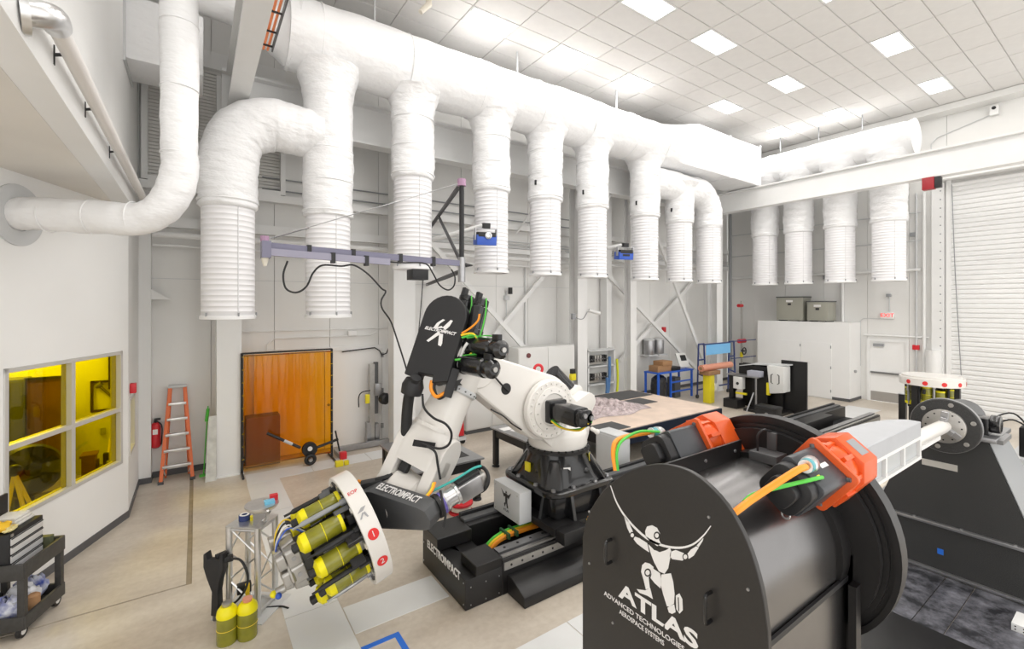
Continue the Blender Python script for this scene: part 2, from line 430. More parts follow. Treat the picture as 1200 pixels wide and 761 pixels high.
for i in range(-5, 12):
    for j in range(-14, 11):
        if (i, j) in lcells: continue
        x0, y0 = TX0 + i * TXS, TY0 + j * TYS
        if y0 > 10.9: continue
        x1 = min(x0 + TXS, 19.5)
        q = proj((x0 + .6, y0 + .3, ZC))
        seen = q is not None and -60 < q[0] < 1260 and -30 < q[1]
        if seen and x1 - x0 > 1.2:
            if tile_me is None:
                t = MB().box(-.61 + .009, .61 - .009, -.304 + .009, .304 - .009, -.006, .02).build('ceiling_tile', TILE, ceil, bevel=.004, seg=1); tile_me = t.data
            else:
                t = bpy.data.objects.new('ceiling_tile', tile_me); COL.objects.link(t); t.parent = ceil
            t.location = (x0 + .61, y0 + .304, ZC + random.uniform(-.002, .002))
        else:
            far_tiles.box(x0 + .022, x1 - .022, y0 + .022, y0 + TYS - .022, ZC - .006, ZC + .02)
ft = far_tiles.build('ceiling_tile_field', TILE, ceil); ft['kind'] = 'stuff'

LEM = mat('lit diffuser', (1.0, 0.985, 0.96), 0.5, emis=5.0)
def ceiling_light(x, y, label, group=None):
    i, j = cell(x, y); cx, cy = TX0 + (i + .5) * TXS, TY0 + (j + .5) * TYS
    t = thing('ceiling_light', label, 'light', (cx, cy, ZC), group)
    m = MB()
    for a in (((-.6, .6, -.3, -.255)), ((-.6, .6, .255, .3)), ((-.6, -.545, -.255, .255)), ((.545, .6, -.255, .255))): m.box(cx + a[0], cx + a[1], cy + a[2], cy + a[3], ZC - .012, ZC + .02)
    m.build('frame', STEELW, t)
    MB().box(cx - .545, cx + .545, cy - .255, cy + .255, ZC - .004, ZC + .01).build('diffuser', LEM, t)
    ld = bpy.data.lights.new('panel_lamp', 'AREA'); ld.shape = 'RECTANGLE'; ld.size = 1.05; ld.size_y = .5; ld.energy = LAMP_W; ld.color = (1, .975, .94)
    lo = bpy.data.objects.new('panel_lamp', ld); COL.objects.link(lo); lo.parent = t; lo.location = (0, 0, -.02)
for x, y, lb in LIGHTS: ceiling_light(x, y, lb)
for x, y in OFF: ceiling_light(x, y, 'ceiling light panel out of frame above the near part of the hall', 'near ceiling light panels')

# ---------------------------------------------------------------- left side: angled office wall, straight stub, soffit, upper wall
P0 = Vector((-0.905, 9.6, 0)); WU = Vector((-0.399, -0.917, 0)).normalized(); WN = Vector((-WU.y, WU.x, 0)) * 1.0   # along the wall to the camera, into the room
if WN.x < 0: WN = -WN
def onwall(px, py):
    d = Vector(ray(px, py)); t = P0.dot(WN) / Vector((d.x, d.y, 0)).dot(WN)
    p = Vector((d.x * t, d.y * t, CAM_H + d.z * t)); return (p - P0).dot(WU), p.z
ZS = 5.0
WM = Matrix((WU, Vector((0, 0, 1)), WU.cross(Vector((0, 0, 1))))).transposed().to_4x4(); WM.translation = P0   # local (along, height, out)
if WU.cross(Vector((0, 0, 1))).dot(WN) < 0: SGN = -1
else: SGN = 1
def wbox(m, s0, s1, z0, z1, d0, d1): return m.box(s0, s1, z0, z1, min(SGN * d0, SGN * d1), max(SGN * d0, SGN * d1), WM)
sR, zTR = onwall(143, 411.5); sL, zTL = onwall(4, 432.5); _, zB = onwall(143, 543)
zT = (zTR + zTL) / 2
wl = struct(wbox(wbox(wbox(wbox(MB(), 0, sR, 0, ZS, -.16, 0), sL, 7, 0, ZS, -.16, 0), sR, sL, 0, zB, -.16, 0), sR, sL, zT, ZS, -.16, 0).build('wall_left', WALLP))
struct(wbox(MB(), 0, 7, 0, .11, 0, .012).build('baseboard_left', BASEB))
w1 = thing('window_1', 'aluminium framed office window with four yellow laser safety panes', 'window', P0); struct(w1)
sM = onwall(85, 480)[0]; zM = (onwall(143, 480)[1] + onwall(7, 526)[1]) / 2
FW = .055
FR = mat('window frame aluminium', (0.62, 0.61, 0.585), 0.4, metal=0.3)
for a in ((sR, sR + FW, zB, zT), (sL - FW, sL, zB, zT), (sR, sL, zB, zB + FW), (sR, sL, zT - FW, zT)): wbox(MB(), *a, -.12, .015).build('window_frame', FR, w1, bevel=.004, seg=1)
wbox(MB(), sM - .035, sM + .035, zB + FW, zT - FW, -.11, .012).build('mullion', FR, w1)
for a, b in ((sR + FW, sM - .035), (sM + .035, sL - FW)):
    wbox(MB(), a, b, zM - .03, zM + .03, -.11, .012).build('transom', FR, w1)
    wbox(MB(), a, b, zB + FW, zM - .03, -.06, -.05).build('pane', LASER, w1)
    wbox(MB(), a, b, zM + .03, zT - FW, -.06, -.05).build('pane', LASER, w1)
# stub wall with the narrow window, then the corner pilaster
ws = struct(MB().box(-1.06, -.905, 9.6, 9.72, 0, ZS).box(-1.06, -.905, 10.45, YB, 0, ZS).box(-1.06, -.905, 9.72, 10.45, 0, .95).box(-1.06, -.905, 9.72, 10.45, 1.9, ZS).build('wall_left_stub', WALLP))
w2 = thing('window_2', 'narrow edge-on window in the wall past the corner', 'window', (-.905, 10.08, .95)); struct(w2)
for a in ((9.72, 9.77, .95, 1.9), (10.40, 10.45, .95, 1.9), (9.77, 10.40, .95, 1.0), (9.77, 10.40, 1.85, 1.9)): bx('window_frame', FR, -1.0, -.89, a[0], a[1], a[2], a[3], w2)
bx('pane', LASER, -.96, -.95, 9.77, 10.40, 1.0, 1.85, w2)
struct(bx('baseboard_stub', BASEB, -.905, -.893, 9.6, 11.2, 0, .11))
pil = struct(bx('trim_1', STEELW, -.93, -.72, 11.2, YB, 0, ZS)); bx('plinth', BASEB, -.93, -.708, 11.188, YB, 0, .11, pil)
bk = MB().prism([(-.72, 3.55), (-.42, 3.55), (-.72, 3.75)], 11.25, 11.4, XZ(0)).build('wall_bracket_light', STEELW); tag(bk, 'small white wedge bracket on the corner pilaster', 'bracket')
struct(MB().prism([(-6, -4), (-1.05, -4), (-1.05, YB), (-6, YB)], ZS, ZS + .1).build('soffit', mat('soffit paint', (0.76, 0.73, 0.68), 0.7, var=.05, vscale=1)))
wu = struct(bx('wall_left_upper', WALLP, -1.06, XL, -4, YB, ZS + .1, ZC + .3))
def ibeam(p0, p1, h, w, tf, tw):
    """I-section between two points (top centre line)."""
    a, b = Vector(p0), Vector(p1); d = (b - a).normalized(); s = d.cross(Vector((0, 0, 1))).normalized()
    M = frame(a, s, Vector((0, 0, 1))); L = (b - a).length
    if (M.to_3x3() @ Vector((0, 0, 1))).dot(d) < 0: L = -L
    o = [(-w / 2, 0), (w / 2, 0), (w / 2, -tf), (tw / 2, -tf), (tw / 2, -h + tf), (w / 2, -h + tf), (w / 2, -h), (-w / 2, -h), (-w / 2, -h + tf), (-tw / 2, -h + tf), (-tw / 2, -tf), (-w / 2, -tf)]
    return MB().prism(o, min(0, L), max(0, L), M)
struct(bx('trim_2', STEELW, -1.05, -.83, -4, 11.2, 5.0, 5.34, None, .006))
bb = tag(ibeam((.4, 10.4, 7.95), (17.3, 10.4, 7.95), .9, .34, .05, .04).build('runway_beam', STEELW), 'long white steel runway beam behind the row of hanging ducts', 'beam')
MB().box(.4, 17.3, 10.37, 10.44, 7.95, 8.02).build('rail', STEELW, bb)
rb = tag(ibeam((17.2, -3, 7.83), (17.2, 10.2, 7.83), .78, .34, .05, .04).build('runway_beam', STEELW), 'white steel beam crossing in front of the right wall ducts', 'beam')
MB().box(17.17, 17.24, -3, 10.2, 7.83, 7.86).build('rail', DARKG, rb)
lb_ = tag(ibeam((.62, -3, 7.9), (.62, 10.2, 7.9), .8, .30, .05, .14).build('runway_beam', STEELW), 'grey white overhead beam at upper left carrying orange conductor bars', 'beam')
cb = thing('conductor_bar', 'bundle of orange conductor rods clipped beside the overhead beam', 'rods', (.9, 8.4, 7.6))
for q in range(3): MB().cyl((.84 + q * .06, 8.4, 7.62), (.84 + q * .06, -1, 7.62), .018, n=8).build('rod', mat('orange rod', (.85, .25, .07), .4), cb)
bx('backing_strip', DARKG, 1.01, 1.03, 0, 8.35, 7.58, 7.66, cb)
for y in (8.2, 7.75, 7.2): bx('clip', BLACKM, .80, 1.02, y, y + .02, 7.585, 7.61, cb)
# columns
def column(name, label, x0, x1, y0, y1, z1, flange=True):
    t = thing(name, label, 'column', ((x0 + x1) / 2, y0, 0))
    if flange:
        m = MB().box(x0, x1, y0, y0 + .03, 0, z1).box(x0, x1, y1 - .03, y1, 0, z1).box((x0 + x1) / 2 - .015, (x0 + x1) / 2 + .015, y0 + .03, y1 - .03, 0, z1)
    else: m = MB().box(x0, x1, y0, y1, 0, z1)
    m.build('shaft', STEELW, t)
    bx('base_plate', STEELW, x0 - .04, x1 + .04, y0 - .04, y1 + .04, 0, .03, t)
    return t
column('steel_column', 'white column between the step ladder and the amber curtain', .33, .76, 10.75, 11.2, 8.0, False)
column('steel_column', 'broad white column behind the robot cable boom', 3.9, 4.45, 10.6, 11.0, 8.0, False)
column('steel_column', 'white column left of the valve rack', 9.75, 10.15, 10.45, 10.85, 8.0)
column('steel_column', 'slim white column right of the valve rack', 12.25, 12.55, 10.5, 10.8, 8.0)
column('steel_column', 'white corner column under the meeting of two beams', 17.0, 17.4, 10.2, 10.6, 8.0)
column('steel_column', 'white column just behind the valve rack under the projector', 11.75, 12.0, 11.14, 11.45, 8.0, False)
# diagonal braces, each an angle bar
def brace(p0, p1, y, label, w=.13):
    a, b = Vector((p0[0], y, p0[1])), Vector((p1[0], y, p1[1])); d = (b - a)
    M = frame(a, Vector((0, 1, 0)), None, d)
    o = MB().prism([(0, 0), (.08, 0), (.08, .02), (.02, .02), (.02, w), (0, w)], 0, d.length, M).build('cross_brace', STEELW)
    tag(o, label, 'brace')
brace((4.4, 5.65), (9.9, .35), 11.05, 'white diagonal wall brace running down from the cable boom to the cabinets')
brace((9.9, 5.25), (4.6, -.0 + .05), 11.29, 'white diagonal wall brace rising behind the fifth hanging duct')
brace((10.2, 5.5), (16.9, .75), 11.05, 'white diagonal wall brace descending behind the sixth duct to the wheeled stand')
brace((17.0, 4.4), (12.6, 1.45), 11.29, 'white diagonal wall brace rising from the bench to the ninth duct')
brace((13.75, 6.3), (17.6, .04), 10.75, 'steep white prop leaning between the seventh and eighth duct')
def strut(a, b, label, r=.03):
    tag(MB().cyl(a, b, r, n=8).build('knee_strut', STEELW), label, 'strut')
strut((4.48, 10.75, 5.9), (4.9, 10.4, 7.05), 'thin knee strut below the beam left of the third duct')
strut((6.4, 11.3, 5.6), (7.0, 10.4, 7.05), 'thin knee strut below the beam between fourth and fifth duct')
strut((8.0, 11.3, 5.6), (8.6, 10.4, 7.05), 'thin knee strut below the beam between fifth and sixth duct')
strut((10.18, 10.65, 5.9), (11.2, 10.4, 7.05), 'thin knee strut below the beam left of the seventh duct')
# pipes along the back wall
def pipe(label, pts, r, m=STEELW, name='wall_pipe', cat='pipe'):
    o = MB().tube(pts, r, 10, smooth=False).build(name, m); tag(o, label, cat); return o
pipe('white sprinkler main running along the back wall behind the ducts', [(-.7, 11.2, 4.82), (17.0, 11.2, 4.82)], .06)
pipe('thin white pipe just below the sprinkler main', [(-.7, 11.3, 4.62), (12.0, 11.3, 4.62)], .025)
for z, r, lb in ((5.18, .03, 'thickest and lowest of three grey conduits along the back wall'), (5.28, .02, 'middle one of three grey conduits along the back wall'), (5.36, .02, 'topmost of three grey conduits along the back wall')): pipe(lb, [(4.4, 11.35, z), (19.9, 11.35, z)], r, GREYP)
pipe('thin conduit looping over the amber curtain', [(1.3, 11.46, 1.9), (1.3, 11.46, 2.55), (1.45, 11.46, 2.68), (3.6, 11.46, 2.68), (3.75, 11.46, 2.75)], .015)
pipe('straight thin conduit above the amber curtain', [(.77, 11.46, 2.85), (4.6, 11.46, 2.85)], .012)
pipe('thin conduit dropping beside the tool post', [(4.35, 11.46, 2.68), (4.45, 11.46, 2.6), (4.45, 11.46, .8), (4.75, 11.46, .7)], .015)
pipe('thin vertical conduit above the electrical cabinets', [(8.45, 11.46, 2.2), (8.45, 11.46, 4.6)], .02, GREYP)
pipe('taut wire strung across the back wall below the duct outlets', [(-.7, 11.0, 3.95), (10.0, 11.0, 3.98)], .006, GREYP, 'tension_wire', 'wire')
jb = tag(MB().box(3.05, 3.25, 11.4, 11.5, 2.68, 2.8).build('junction_box', STEELW, bevel=.01), 'white round-edged junction box over the double door', 'box')
jb = tag(MB().box(4.35, 4.5, 11.4, 11.5, 2.0, 2.12).build('junction_box', STEELW, bevel=.01), 'white junction box right of the tool post', 'box')
# corner pipes
for i, (x, y) in enumerate(((19.2, 10.9), (18.4, 11.2), (18.7, 11.2))):
    pipe(['grey riser pipe left of the first right wall duct', 'slim grey pipe in the far corner', 'slim white pipe in the far corner'][i], [(x, y, .1), (x, y, 7.4 if i == 0 else 4.9)], (.06, .03, .03)[i], MIDG if i == 0 else GREYP)
rv = thing('valve_riser', 'thin sprinkler riser with red and black valves in the far corner', 'valves', (19.0, 10.3, 1.2))
MB().cyl((19.0, 10.3, .0), (19.0, 10.3, 3.6), .04, n=8).build('pipe', STEEL, rv)
MB().cyl((18.8, 10.3, 1.9), (19.25, 10.3, 1.9), .09, n=10).build('valve_body', RED, rv); MB().cyl((18.75, 10.3, 3.4), (19.05, 10.3, 3.4), .07, n=8).build('valve_body', RED, rv)
MB().torus(frame((18.85, 10.1, 1.5), (1, 0, 0), (0, 0, 1)), .14, .025, 14, 6).cyl((18.85, 10.1, 1.5), (19.0, 10.3, 1.5), .04, n=6).build('hand_wheel', BLACKM, rv)
bx('tag_plate', YEL, 18.7, 18.86, 10.15, 10.2, 1.2, 1.45, rv)
# right wall pipes
for y, r, lb in ((4.82, .03, 'grey conduit beside the exit door'), (4.62, .05, 'white pipe right of the exit door'), (6.95, .05, 'white vertical pipe behind the right wall ducts')):
    pipe(lb, [(19.93, y, .2 if y < 5 else 2.8), (19.93, y, 7.2)], r, STEELW if r > .04 else GREYP)
for z, lb in ((4.62, 'horizontal white pipe low behind the right wall ducts'), (5.6, 'thin horizontal grey pipe behind the right wall ducts'), (6.55, 'thin dark conduit just below the right beam')):
    pipe(lb, [(19.92, 4.7, z), (19.92, 11.3, z)], .05 if z < 5 else .02, STEELW if z < 5 else GREYP)
pipe('thin conduit over the exit door', [(19.95, 6.4, 1.2), (19.95, 6.4, 2.85), (19.95, 6.3, 2.95), (19.95, 5.7, 2.95)], .012, GREYP)
pipe('white pipe across the top of the exit door', [(19.94, 6.3, 2.35), (19.94, 4.5, 2.35)], .03)
pipe('conduit drawn in an angle high on the right wall', [(19.96, 4.45, 7.7), (19.96, 4.45, 8.75), (19.96, 4.3, 8.92), (19.96, 3.08, 9.25)], .014, GREYP)
cc = thing('security_camera', 'small white camera box with black lens high on the right wall', 'camera', (19.9, 2.98, 9.2))
bx('housing', STEELW, 19.82, 19.98, 2.90, 3.08, 9.2, 9.48, cc, .01); MB().cyl((19.8, 2.99, 9.4), (19.83, 2.99, 9.4), .05, n=10).build('lens', BLACKM, cc)
# perforated strut post beside the rolling door
st = thing('strut_post', 'tall white post with a row of holes beside the rolling door', 'post', (19.9, 4.2, 0))
bx('channel', STEELW, 19.86, 19.99, 4.12, 4.42, 0, 7.4, st)
for i in range(24): MB().cyl((19.855, 4.2, .7 + i * .28), (19.862, 4.2, .7 + i * .28), .022, n=6).build('bolt', MIDG, st)
MB().lathe([(.2, 0), (.2, 1.55)], Matrix.Translation((19.78, 4.35, .4)), 16).build('guard', STEELW, st)
# rolling door
rd = thing('door_1', 'tall white rolling slat door in the right wall', 'door', (XR, ry1, 0)); struct(rd)
bx('guide_rail', STEELW, 19.93, 20.06, ry1 - .1, ry1 + .02, 0, rz1, rd)
sl = None
RDM = mat('rolling door slat paint', (0.83, 0.83, 0.825), .45)
for i in range(49):
    if sl is None:
        s_ = MB().prism([(20.0, 0), (19.965, .03), (19.965, .11), (20.0, .148), (20.02, .148), (20.02, 0)], ry0, ry1 - .1, XZ(0)).build('slat', RDM, rd, org=(XR, ry1, 0)); sl = s_.data
    else:
        s_ = bpy.data.objects.new('slat', sl); COL.objects.link(s_); s_.parent = rd
    s_.location = (0, 0, .02 + i * .15)
bx('hood', STEELW, 19.6, 20.0, ry0, ry1 + .1, rz1, rz1 + .25, rd)
MB().tube([(19.9, ry1 - .12, 7.3), (19.9, ry1 - .2, 4.5), (19.9, ry1 - .34, 1.2)], .012, 6).build('pull_chain', MIDG, rd)
# exit door
d2 = thing('door_2', 'white exit door with grey closer, push bar and kick plate', 'door', (XR, 5.6, 0)); struct(d2)
bx('leaf', WALLP, 19.97, 20.03, ydoor0, ydoor1, .01, zdoor, d2)
for a in ((ydoor0 - .08, ydoor0, 0, zdoor + .08), (ydoor1, ydoor1 + .08, 0, zdoor + .08), (ydoor0, ydoor1, zdoor, zdoor + .08)): bx('door_frame', STEELW, 19.93, 20.06, *a, d2)
bx('push_bar', GREYM, 19.88, 19.95, ydoor0 + .08, ydoor1 - .04, 1.0, 1.06, d2); bx('kick_plate', mat('kick plate', (.42, .40, .375), .4, metal=.4), 19.96, 19.972, ydoor0 + .03, ydoor1 - .03, .02, .35, d2)
bx('door_closer', MIDG, 19.88, 19.97, 5.7, 6.0, 1.96, 2.06, d2)
# double door behind the curtain on the back wall
d3 = thing('door_3', 'white double door in the back wall behind the amber curtain', 'door', (2.5, YB, 0)); struct(d3)
for a, b in ((1.12, 2.50), (2.52, 3.9)): bx('leaf', WALLP, a, b, 11.45, 11.5, .01, 2.33, d3)
for a in ((1.04, 1.12, 0, 2.42), (3.9, 3.98, 0, 2.42), (1.12, 3.9, 2.33, 2.42)): bx('door_frame', STEELW, a[0], a[1], 11.42, 11.5, a[2], a[3], d3)
for z in (.3, 1.2, 2.1): bx('hinge', GREYM, 3.87, 3.93, 11.41, 11.45, z, z + .12, d3)
MB().cyl((2.6, 11.4, 1.05), (2.6, 11.45, 1.05), .03, n=8).build('door_handle', MIDG, d3)
# shuttered opening high on the left of the back wall
d4 = thing('window_3', 'shuttered opening with grey slats high on the back wall', 'shutter', (.3, YB, 5.95)); struct(d4)
SLM = mat('shutter slat paint', (0.72, 0.71, 0.68), .5)
for a in ((-.88, -.78, 5.9, 8.7), (1.55, 1.65, 5.9, 8.7), (-.78, 1.55, 5.88, 5.98), (-.78, 1.55, 8.35, 8.7)): bx('frame', STEELW, a[0], a[1], 11.3, 11.5, a[2], a[3], d4)
sl = None
for i in range(34):
    if sl is None:
        s_ = MB().prism([(11.47, 5.95), (11.455, 5.958), (11.455, 6.010), (11.47, 6.018), (11.49, 6.018), (11.49, 5.95)], -.78, 1.55, YZ(0)).build('slat', SLM, d4, org=(.3, YB, 5.95)); sl = s_.data
    else:
        s_ = bpy.data.objects.new('slat', sl); COL.objects.link(s_); s_.parent = d4
    s_.location = (0, 0, .03 + i * .07)
# small wall fixtures
def wallbox(name, label, cat, m, x0, x1, y0, y1, z0, z1): return tag(bx(name, m, x0, x1, y0, y1, z0, z1, None, .008), label, cat)
ex = thing('exit_sign', 'white exit sign with red letters above the exit door', 'sign', (19.9, 5.6, 3.0))
bx('housing', STEELW, 19.9, 19.98, 5.42, 5.78, 2.95, 3.18, ex, .01)
text('lettering', 'EXIT', .19, frame((19.895, 5.6, 3.065), (0, -1, 0), (0, 0, 1)), mat('red lit lettering', (.9, .04, .03), .5, emis=.6), ex, .002)
pipe('thin stem above the exit sign', [(19.95, 5.55, 3.18), (19.95, 5.55, 3.75)], .012, GREYP)
wallbox('emergency_lamp', 'small round grey emergency lamp above the exit sign', 'lamp', MIDG, 19.85, 19.97, 5.5, 5.62, 3.72, 3.82)
wallbox('fire_strobe', 'red fire alarm strobe right of the exit door', 'alarm', RED, 19.9, 19.99, 4.74, 4.92, 1.92, 2.08)
wallbox('pull_station', 'small pinkish pull station below the red strobe', 'alarm', mat('faded red', (.55, .2, .18), .5), 19.93, 19.99, 4.76, 4.9, .98, 1.14)
wallbox('fire_strobe', 'small red alarm on the back wall above two grey cans', 'alarm', RED, 15.25, 15.4, 11.4, 11.5, 2.35, 2.55)
wallbox('fire_strobe', 'red alarm on the wall corner beside the office window', 'alarm', RED, -.9, -.82, 9.75, 9.87, 1.98, 2.14)
hb = thing('alarm_horn', 'red box with black horn hanging under the right beam', 'alarm', (17.0, 4.1, 6.6))
bx('box', mat('dark red enamel', (.34, .012, .02), .4), 16.95, 17.15, 3.72, 3.98, 6.70, 7.04, hb, .01); bx('horn', BLACKM, 16.97, 17.13, 3.58, 3.72, 6.72, 7.02, hb, .01)
pn = thing('ceiling_nozzle', 'cream angled nozzle hanging from the ceiling above the duct', 'nozzle', (3.9, 8.6, 9.5))
CRM = mat('cream plastic', (.75, .70, .60), .4)
MB().cyl((3.9, 8.6, 9.8), (3.9, 8.6, 9.58), .06, n=10).build('stem', CRM, pn); MB().cyl((3.92, 8.6, 9.6), (3.72, 8.6, 9.36), .065, .05, n=10).build('spout', CRM, pn)
for pxy, lb in (((1070, 275), 'small grey outlet box on the right wall below the alarm horn'), ((967, 325), 'small grey outlet box between two right wall ducts')):
    q = aX(*pxy, 19.94); wallbox('outlet_box', lb, 'box', MIDG, 19.9, 20.0, q.y - .07, q.y + .07, q.z - .07, q.z + .07)
sp = thing('silver_pipe_elbow', 'shiny silver pipe elbow with a flange at the top left corner', 'pipe', (-.75, 3.6, 5.13))
MB().tube([(-.90, 3.80, 5.15), (-.83, 3.81, 5.16), (-.75, 3.85, 5.19), (-.73, 3.95, 5.23), (-.74, 4.08, 5.25)], .078, 16).build('elbow', ALU, sp); MB().cyl((-.85, 3.805, 5.155), (-.81, 3.815, 5.16), .125, n=22).build('flange', ALU, sp)
lp = thing('wall_pipe', 'cream pipe running along the left sill beam', 'pipe', (-.7, 3.9, 5.6))
MB().cyl((-.74, 4.05, 5.25), (-.74, 11.2, 5.25), .055, n=12).build('run', mat('cream pipe paint', (.80, .775, .75), .4), lp)
for y in (4.5, 5.6, 7.0): MB().cyl((-.74, y, 5.25), (-.83, y, 5.22), .012, n=6).cyl((-.835, y, 5.15), (-.835, y, 5.29), .014, n=6).build('hanger', BLACKM, lp)
# ================================================================ DUCTS
DY, TZ = 9.3, 8.5
def diffuser_parts(t, x, y, zb, L, r, M_=None):
    prof = [(r * .97, zb)]
    n = 22
    for i in range(n):
        z0 = zb + L * i / n; h = L / n
        prof += [(r, z0 + .08 * h), (r, z0 + .84 * h), (r + .005, z0 + .88 * h), (r + .005, z0 + .97 * h)]
    prof.append((r, zb + L))
    d = MB().lathe(prof, Matrix.Translation((x, y, 0)), 36).build('diffuser', FABRIC, t, angle=60)
    MB().ringwall(r + .022, r - .03, zb - .05, zb + .012, Matrix.Translation((x, y, 0)), 36).build('end_ring', RING, d)
    a = math.atan2(-y, -x) + .35
    sx, sy = x + (r + .006) * math.cos(a), y + (r + .006) * math.sin(a)
    MB().cyl((sx, sy, zb), (sx, sy, zb + L), .008, n=6).build('seam', mat('pale seam', (.74, .74, .75), .5), d)
    for q in (a, a + 1.2, a - 1.2):
        cx, cy = x + (r + .02) * math.cos(q), y + (r + .02) * math.sin(q)
        MB().box(cx - .012, cx + .012, cy - .012, cy + .012, zb, zb + .06).build('clip', MIDG, d)
    return d
def sleeve(path, r, seed=0, n=32, puff=.018, k=8):
    """wrapped tube with soft puckers, slightly irregular."""
    rnd = random.Random(seed); P = smooth_path(path, k); mb = MB(); rings = []; x = None
    ph = [rnd.uniform(0, 6.28) for _ in range(6)]
    for i, p in enumerate(P):
        d = (P[min(i + 1, len(P) - 1)] - P[max(i - 1, 0)]).normalized()
        if x is None:
            a = Vector((0, 0, 1)) if abs(d.z) < .9 else Vector((1, 0, 0)); x = a.cross(d).normalized()
        else: x = (x - d * x.dot(d)).normalized()
        yv = d.cross(x); ring = []
        for j in range(n):
            th = 2 * math.pi * j / n
            rr = r(i / (len(P) - 1)) if callable(r) else r
            rr += puff * (.5 * math.sin(2 * th + ph[0] + i * .3) + .4 * math.sin(3 * th + ph[1] - i * .5) + .35 * math.sin(i * 1.9 + ph[2]) + .25 * math.sin(5 * th + i * 1.1 + ph[3]))
            ring.append(p + (x * math.cos(th) + yv * math.sin(th)) * rr)
        rings.append(ring)
    return mb.loft(rings)
def drop(label, x, y, zb, L, ztop, r=.40, rs=.455, path=None, seed=0, zcap=8.0):
    t = thing('hanging_duct', label, 'duct', (x, y, zb), 'hanging wrapped ducts with ribbed outlets')
    zt = zb + L; straight = path is None
    if path is None: path = [(x, y, zt - .12), (x, y, zt + .1)] + [(x, y, zt + .1 + (min(ztop, zcap) - zt - .1) * q / 4) for q in range(1, 5)] if ztop > 8 else [(x, y, zt - .12), (x, y, zt + .1), (x, y, zt + .6), (x, y, ztop)]
    N = len(path)
    def rad(u): return rs * (.93 if u < .02 else 1.0) + (.16 * ((u - .78) / .22) ** 2 if straight and u > .78 else 0)
    s = sleeve(path, rad, seed).build('insulated_sleeve', DUCTW, t, angle=80)
    MB().torus(Matrix.Translation((x, y, zt - .02)), rs - .005, .022, 36, 6).build('cuff_band', DUCT, s)
    if straight and ztop > 8:
        for zz in (zt + .55, zt + 1.15): MB().torus(Matrix.Translation((x, y, zz)), rs + .004, .010, 36, 6).build('wrap_seam', DUCT, s)
    diffuser_parts(t, x, y, zb, L, r)
    return t
def buckle(t, x, y, z, r):
    a = math.atan2(-y, -x) - .55
    MB().box(-.03, .03, -.02, .02, -.06, .06, Matrix.Translation((x + r * math.cos(a), y + r * math.sin(a), z)) @ Matrix.Rotation(a, 4, 'Z')).build('buckle', BLACKM, t)
zE = 6.7
drop('fat curved duct at far left, elbowing down beside the vertical pipe', .46, DY, 3.25, 2.0, 0, path=[(.46, DY, 5.1), (.46, DY, 5.4), (.46, DY, 5.9), (.62, DY, 6.42), (1.05, DY, zE), (1.5, DY, zE), (1.95, DY, zE)], seed=1)
drop('second hanging duct from the left, the elbowed duct joins it', 2.11, DY, 3.25, 2.0, 8.35, seed=2)
for i, (x, lb) in enumerate(((3.85, 'third hanging duct, behind the cable boom mast'), (5.85, 'fourth hanging duct, beside the first blue projector'), (7.52, 'fifth hanging duct from the left end of the trunk'), (9.23, 'sixth hanging duct, left of the second blue projector'), (11.5, 'seventh hanging duct, right of the second blue projector'))):
    t = drop(lb, x, DY, 4.25, 2.0, 8.3, seed=3 + i)
    if i > 1: buckle(t, x, DY, 6.55, .46)
zE = 7.35
t = drop('eighth hanging duct, teed off the curved arm', 13.27, DY, 4.25, 2.0, 7.45, seed=9); buckle(t, 13.27, DY, 6.55, .46)
drop('ninth hanging duct at the curved arm end, nearest the far corner', 14.95, DY, 4.25, 2.0, 0, path=[(14.95, DY, 6.13), (14.95, DY, 6.4), (14.93, DY, 6.75), (14.7, DY, 7.15), (14.25, DY, zE), (13.6, DY, zE), (12.7, DY, zE), (11.7, DY, zE)], seed=10)
for i, (y, lb) in enumerate(((8.99, 'right wall duct nearest the far corner'), (7.78, 'second right wall duct from the far corner, above a grey transformer'), (6.46, 'third right wall duct from the far corner'), (5.11, 'right wall duct hanging above the exit sign'))):
    drop(lb, 18.3, y, 4.25, 1.95, 8.6, r=.43, rs=.48, seed=11 + i, zcap=8.32)
# trunks
tr = thing('trunk_duct', 'huge white wrapped trunk duct running under the ceiling along the back wall', 'duct', (6, DY, TZ))
s = sleeve([(1.35 + i * .9, DY, TZ) for i in range(13)], .66, 21, n=44, puff=.02, k=4).build('round_run', DUCT, tr, angle=80)
for i in range(7): MB().torus(frame((1.9 + i * 1.72, DY, TZ), (0, 1, 0), (0, 0, 1)), .66, .018, 44, 6).build('seam_band', DUCT, s)
sleeve([(1.5, DY, 8.5), (1.2, DY, 8.55), (.8, DY, 8.68), (.3, DY, 8.75), (-.9, DY, 8.75)], lambda u: .66 - .30 * min(1, u * 2.2), 22).build('reducer', DUCT, tr, angle=80)
# transition from round to the rectangular box
rings = []
for u in range(9):
    f_ = u / 8; xx = 11.9 + 1.5 * f_; ring = []
    for j in range(40):
        th = 2 * math.pi * (j + .5) / 40; c, s_ = math.cos(th), math.sin(th)
        q = 1 / max(abs(c) / .62, abs(s_) / .72)
        rr = .67 * (1 - f_) + q * f_
        ring.append((xx, DY - .05 * f_ + rr * c, TZ + .08 * f_ + rr * s_))
    rings.append(ring)
MB().loft(rings).build('transition', DUCT, tr, angle=50)
MB().box(13.4, 17.2, 8.63, 9.87, 7.86, 9.3).build('plenum_box', DUCT, tr, bevel=.04)
bx('seam_flange', DUCT, 15.2, 15.25, 8.61, 9.89, 7.84, 9.32, tr)
bx('end_flange', DUCT, 17.15, 17.22, 8.59, 9.91, 7.82, 9.34, tr)
for x in (3.0, 6.6, 10.2): bx('hanger_strap', GREYP, x, x + .03, DY - .02, DY + .02, 9.12, 9.8, tr)
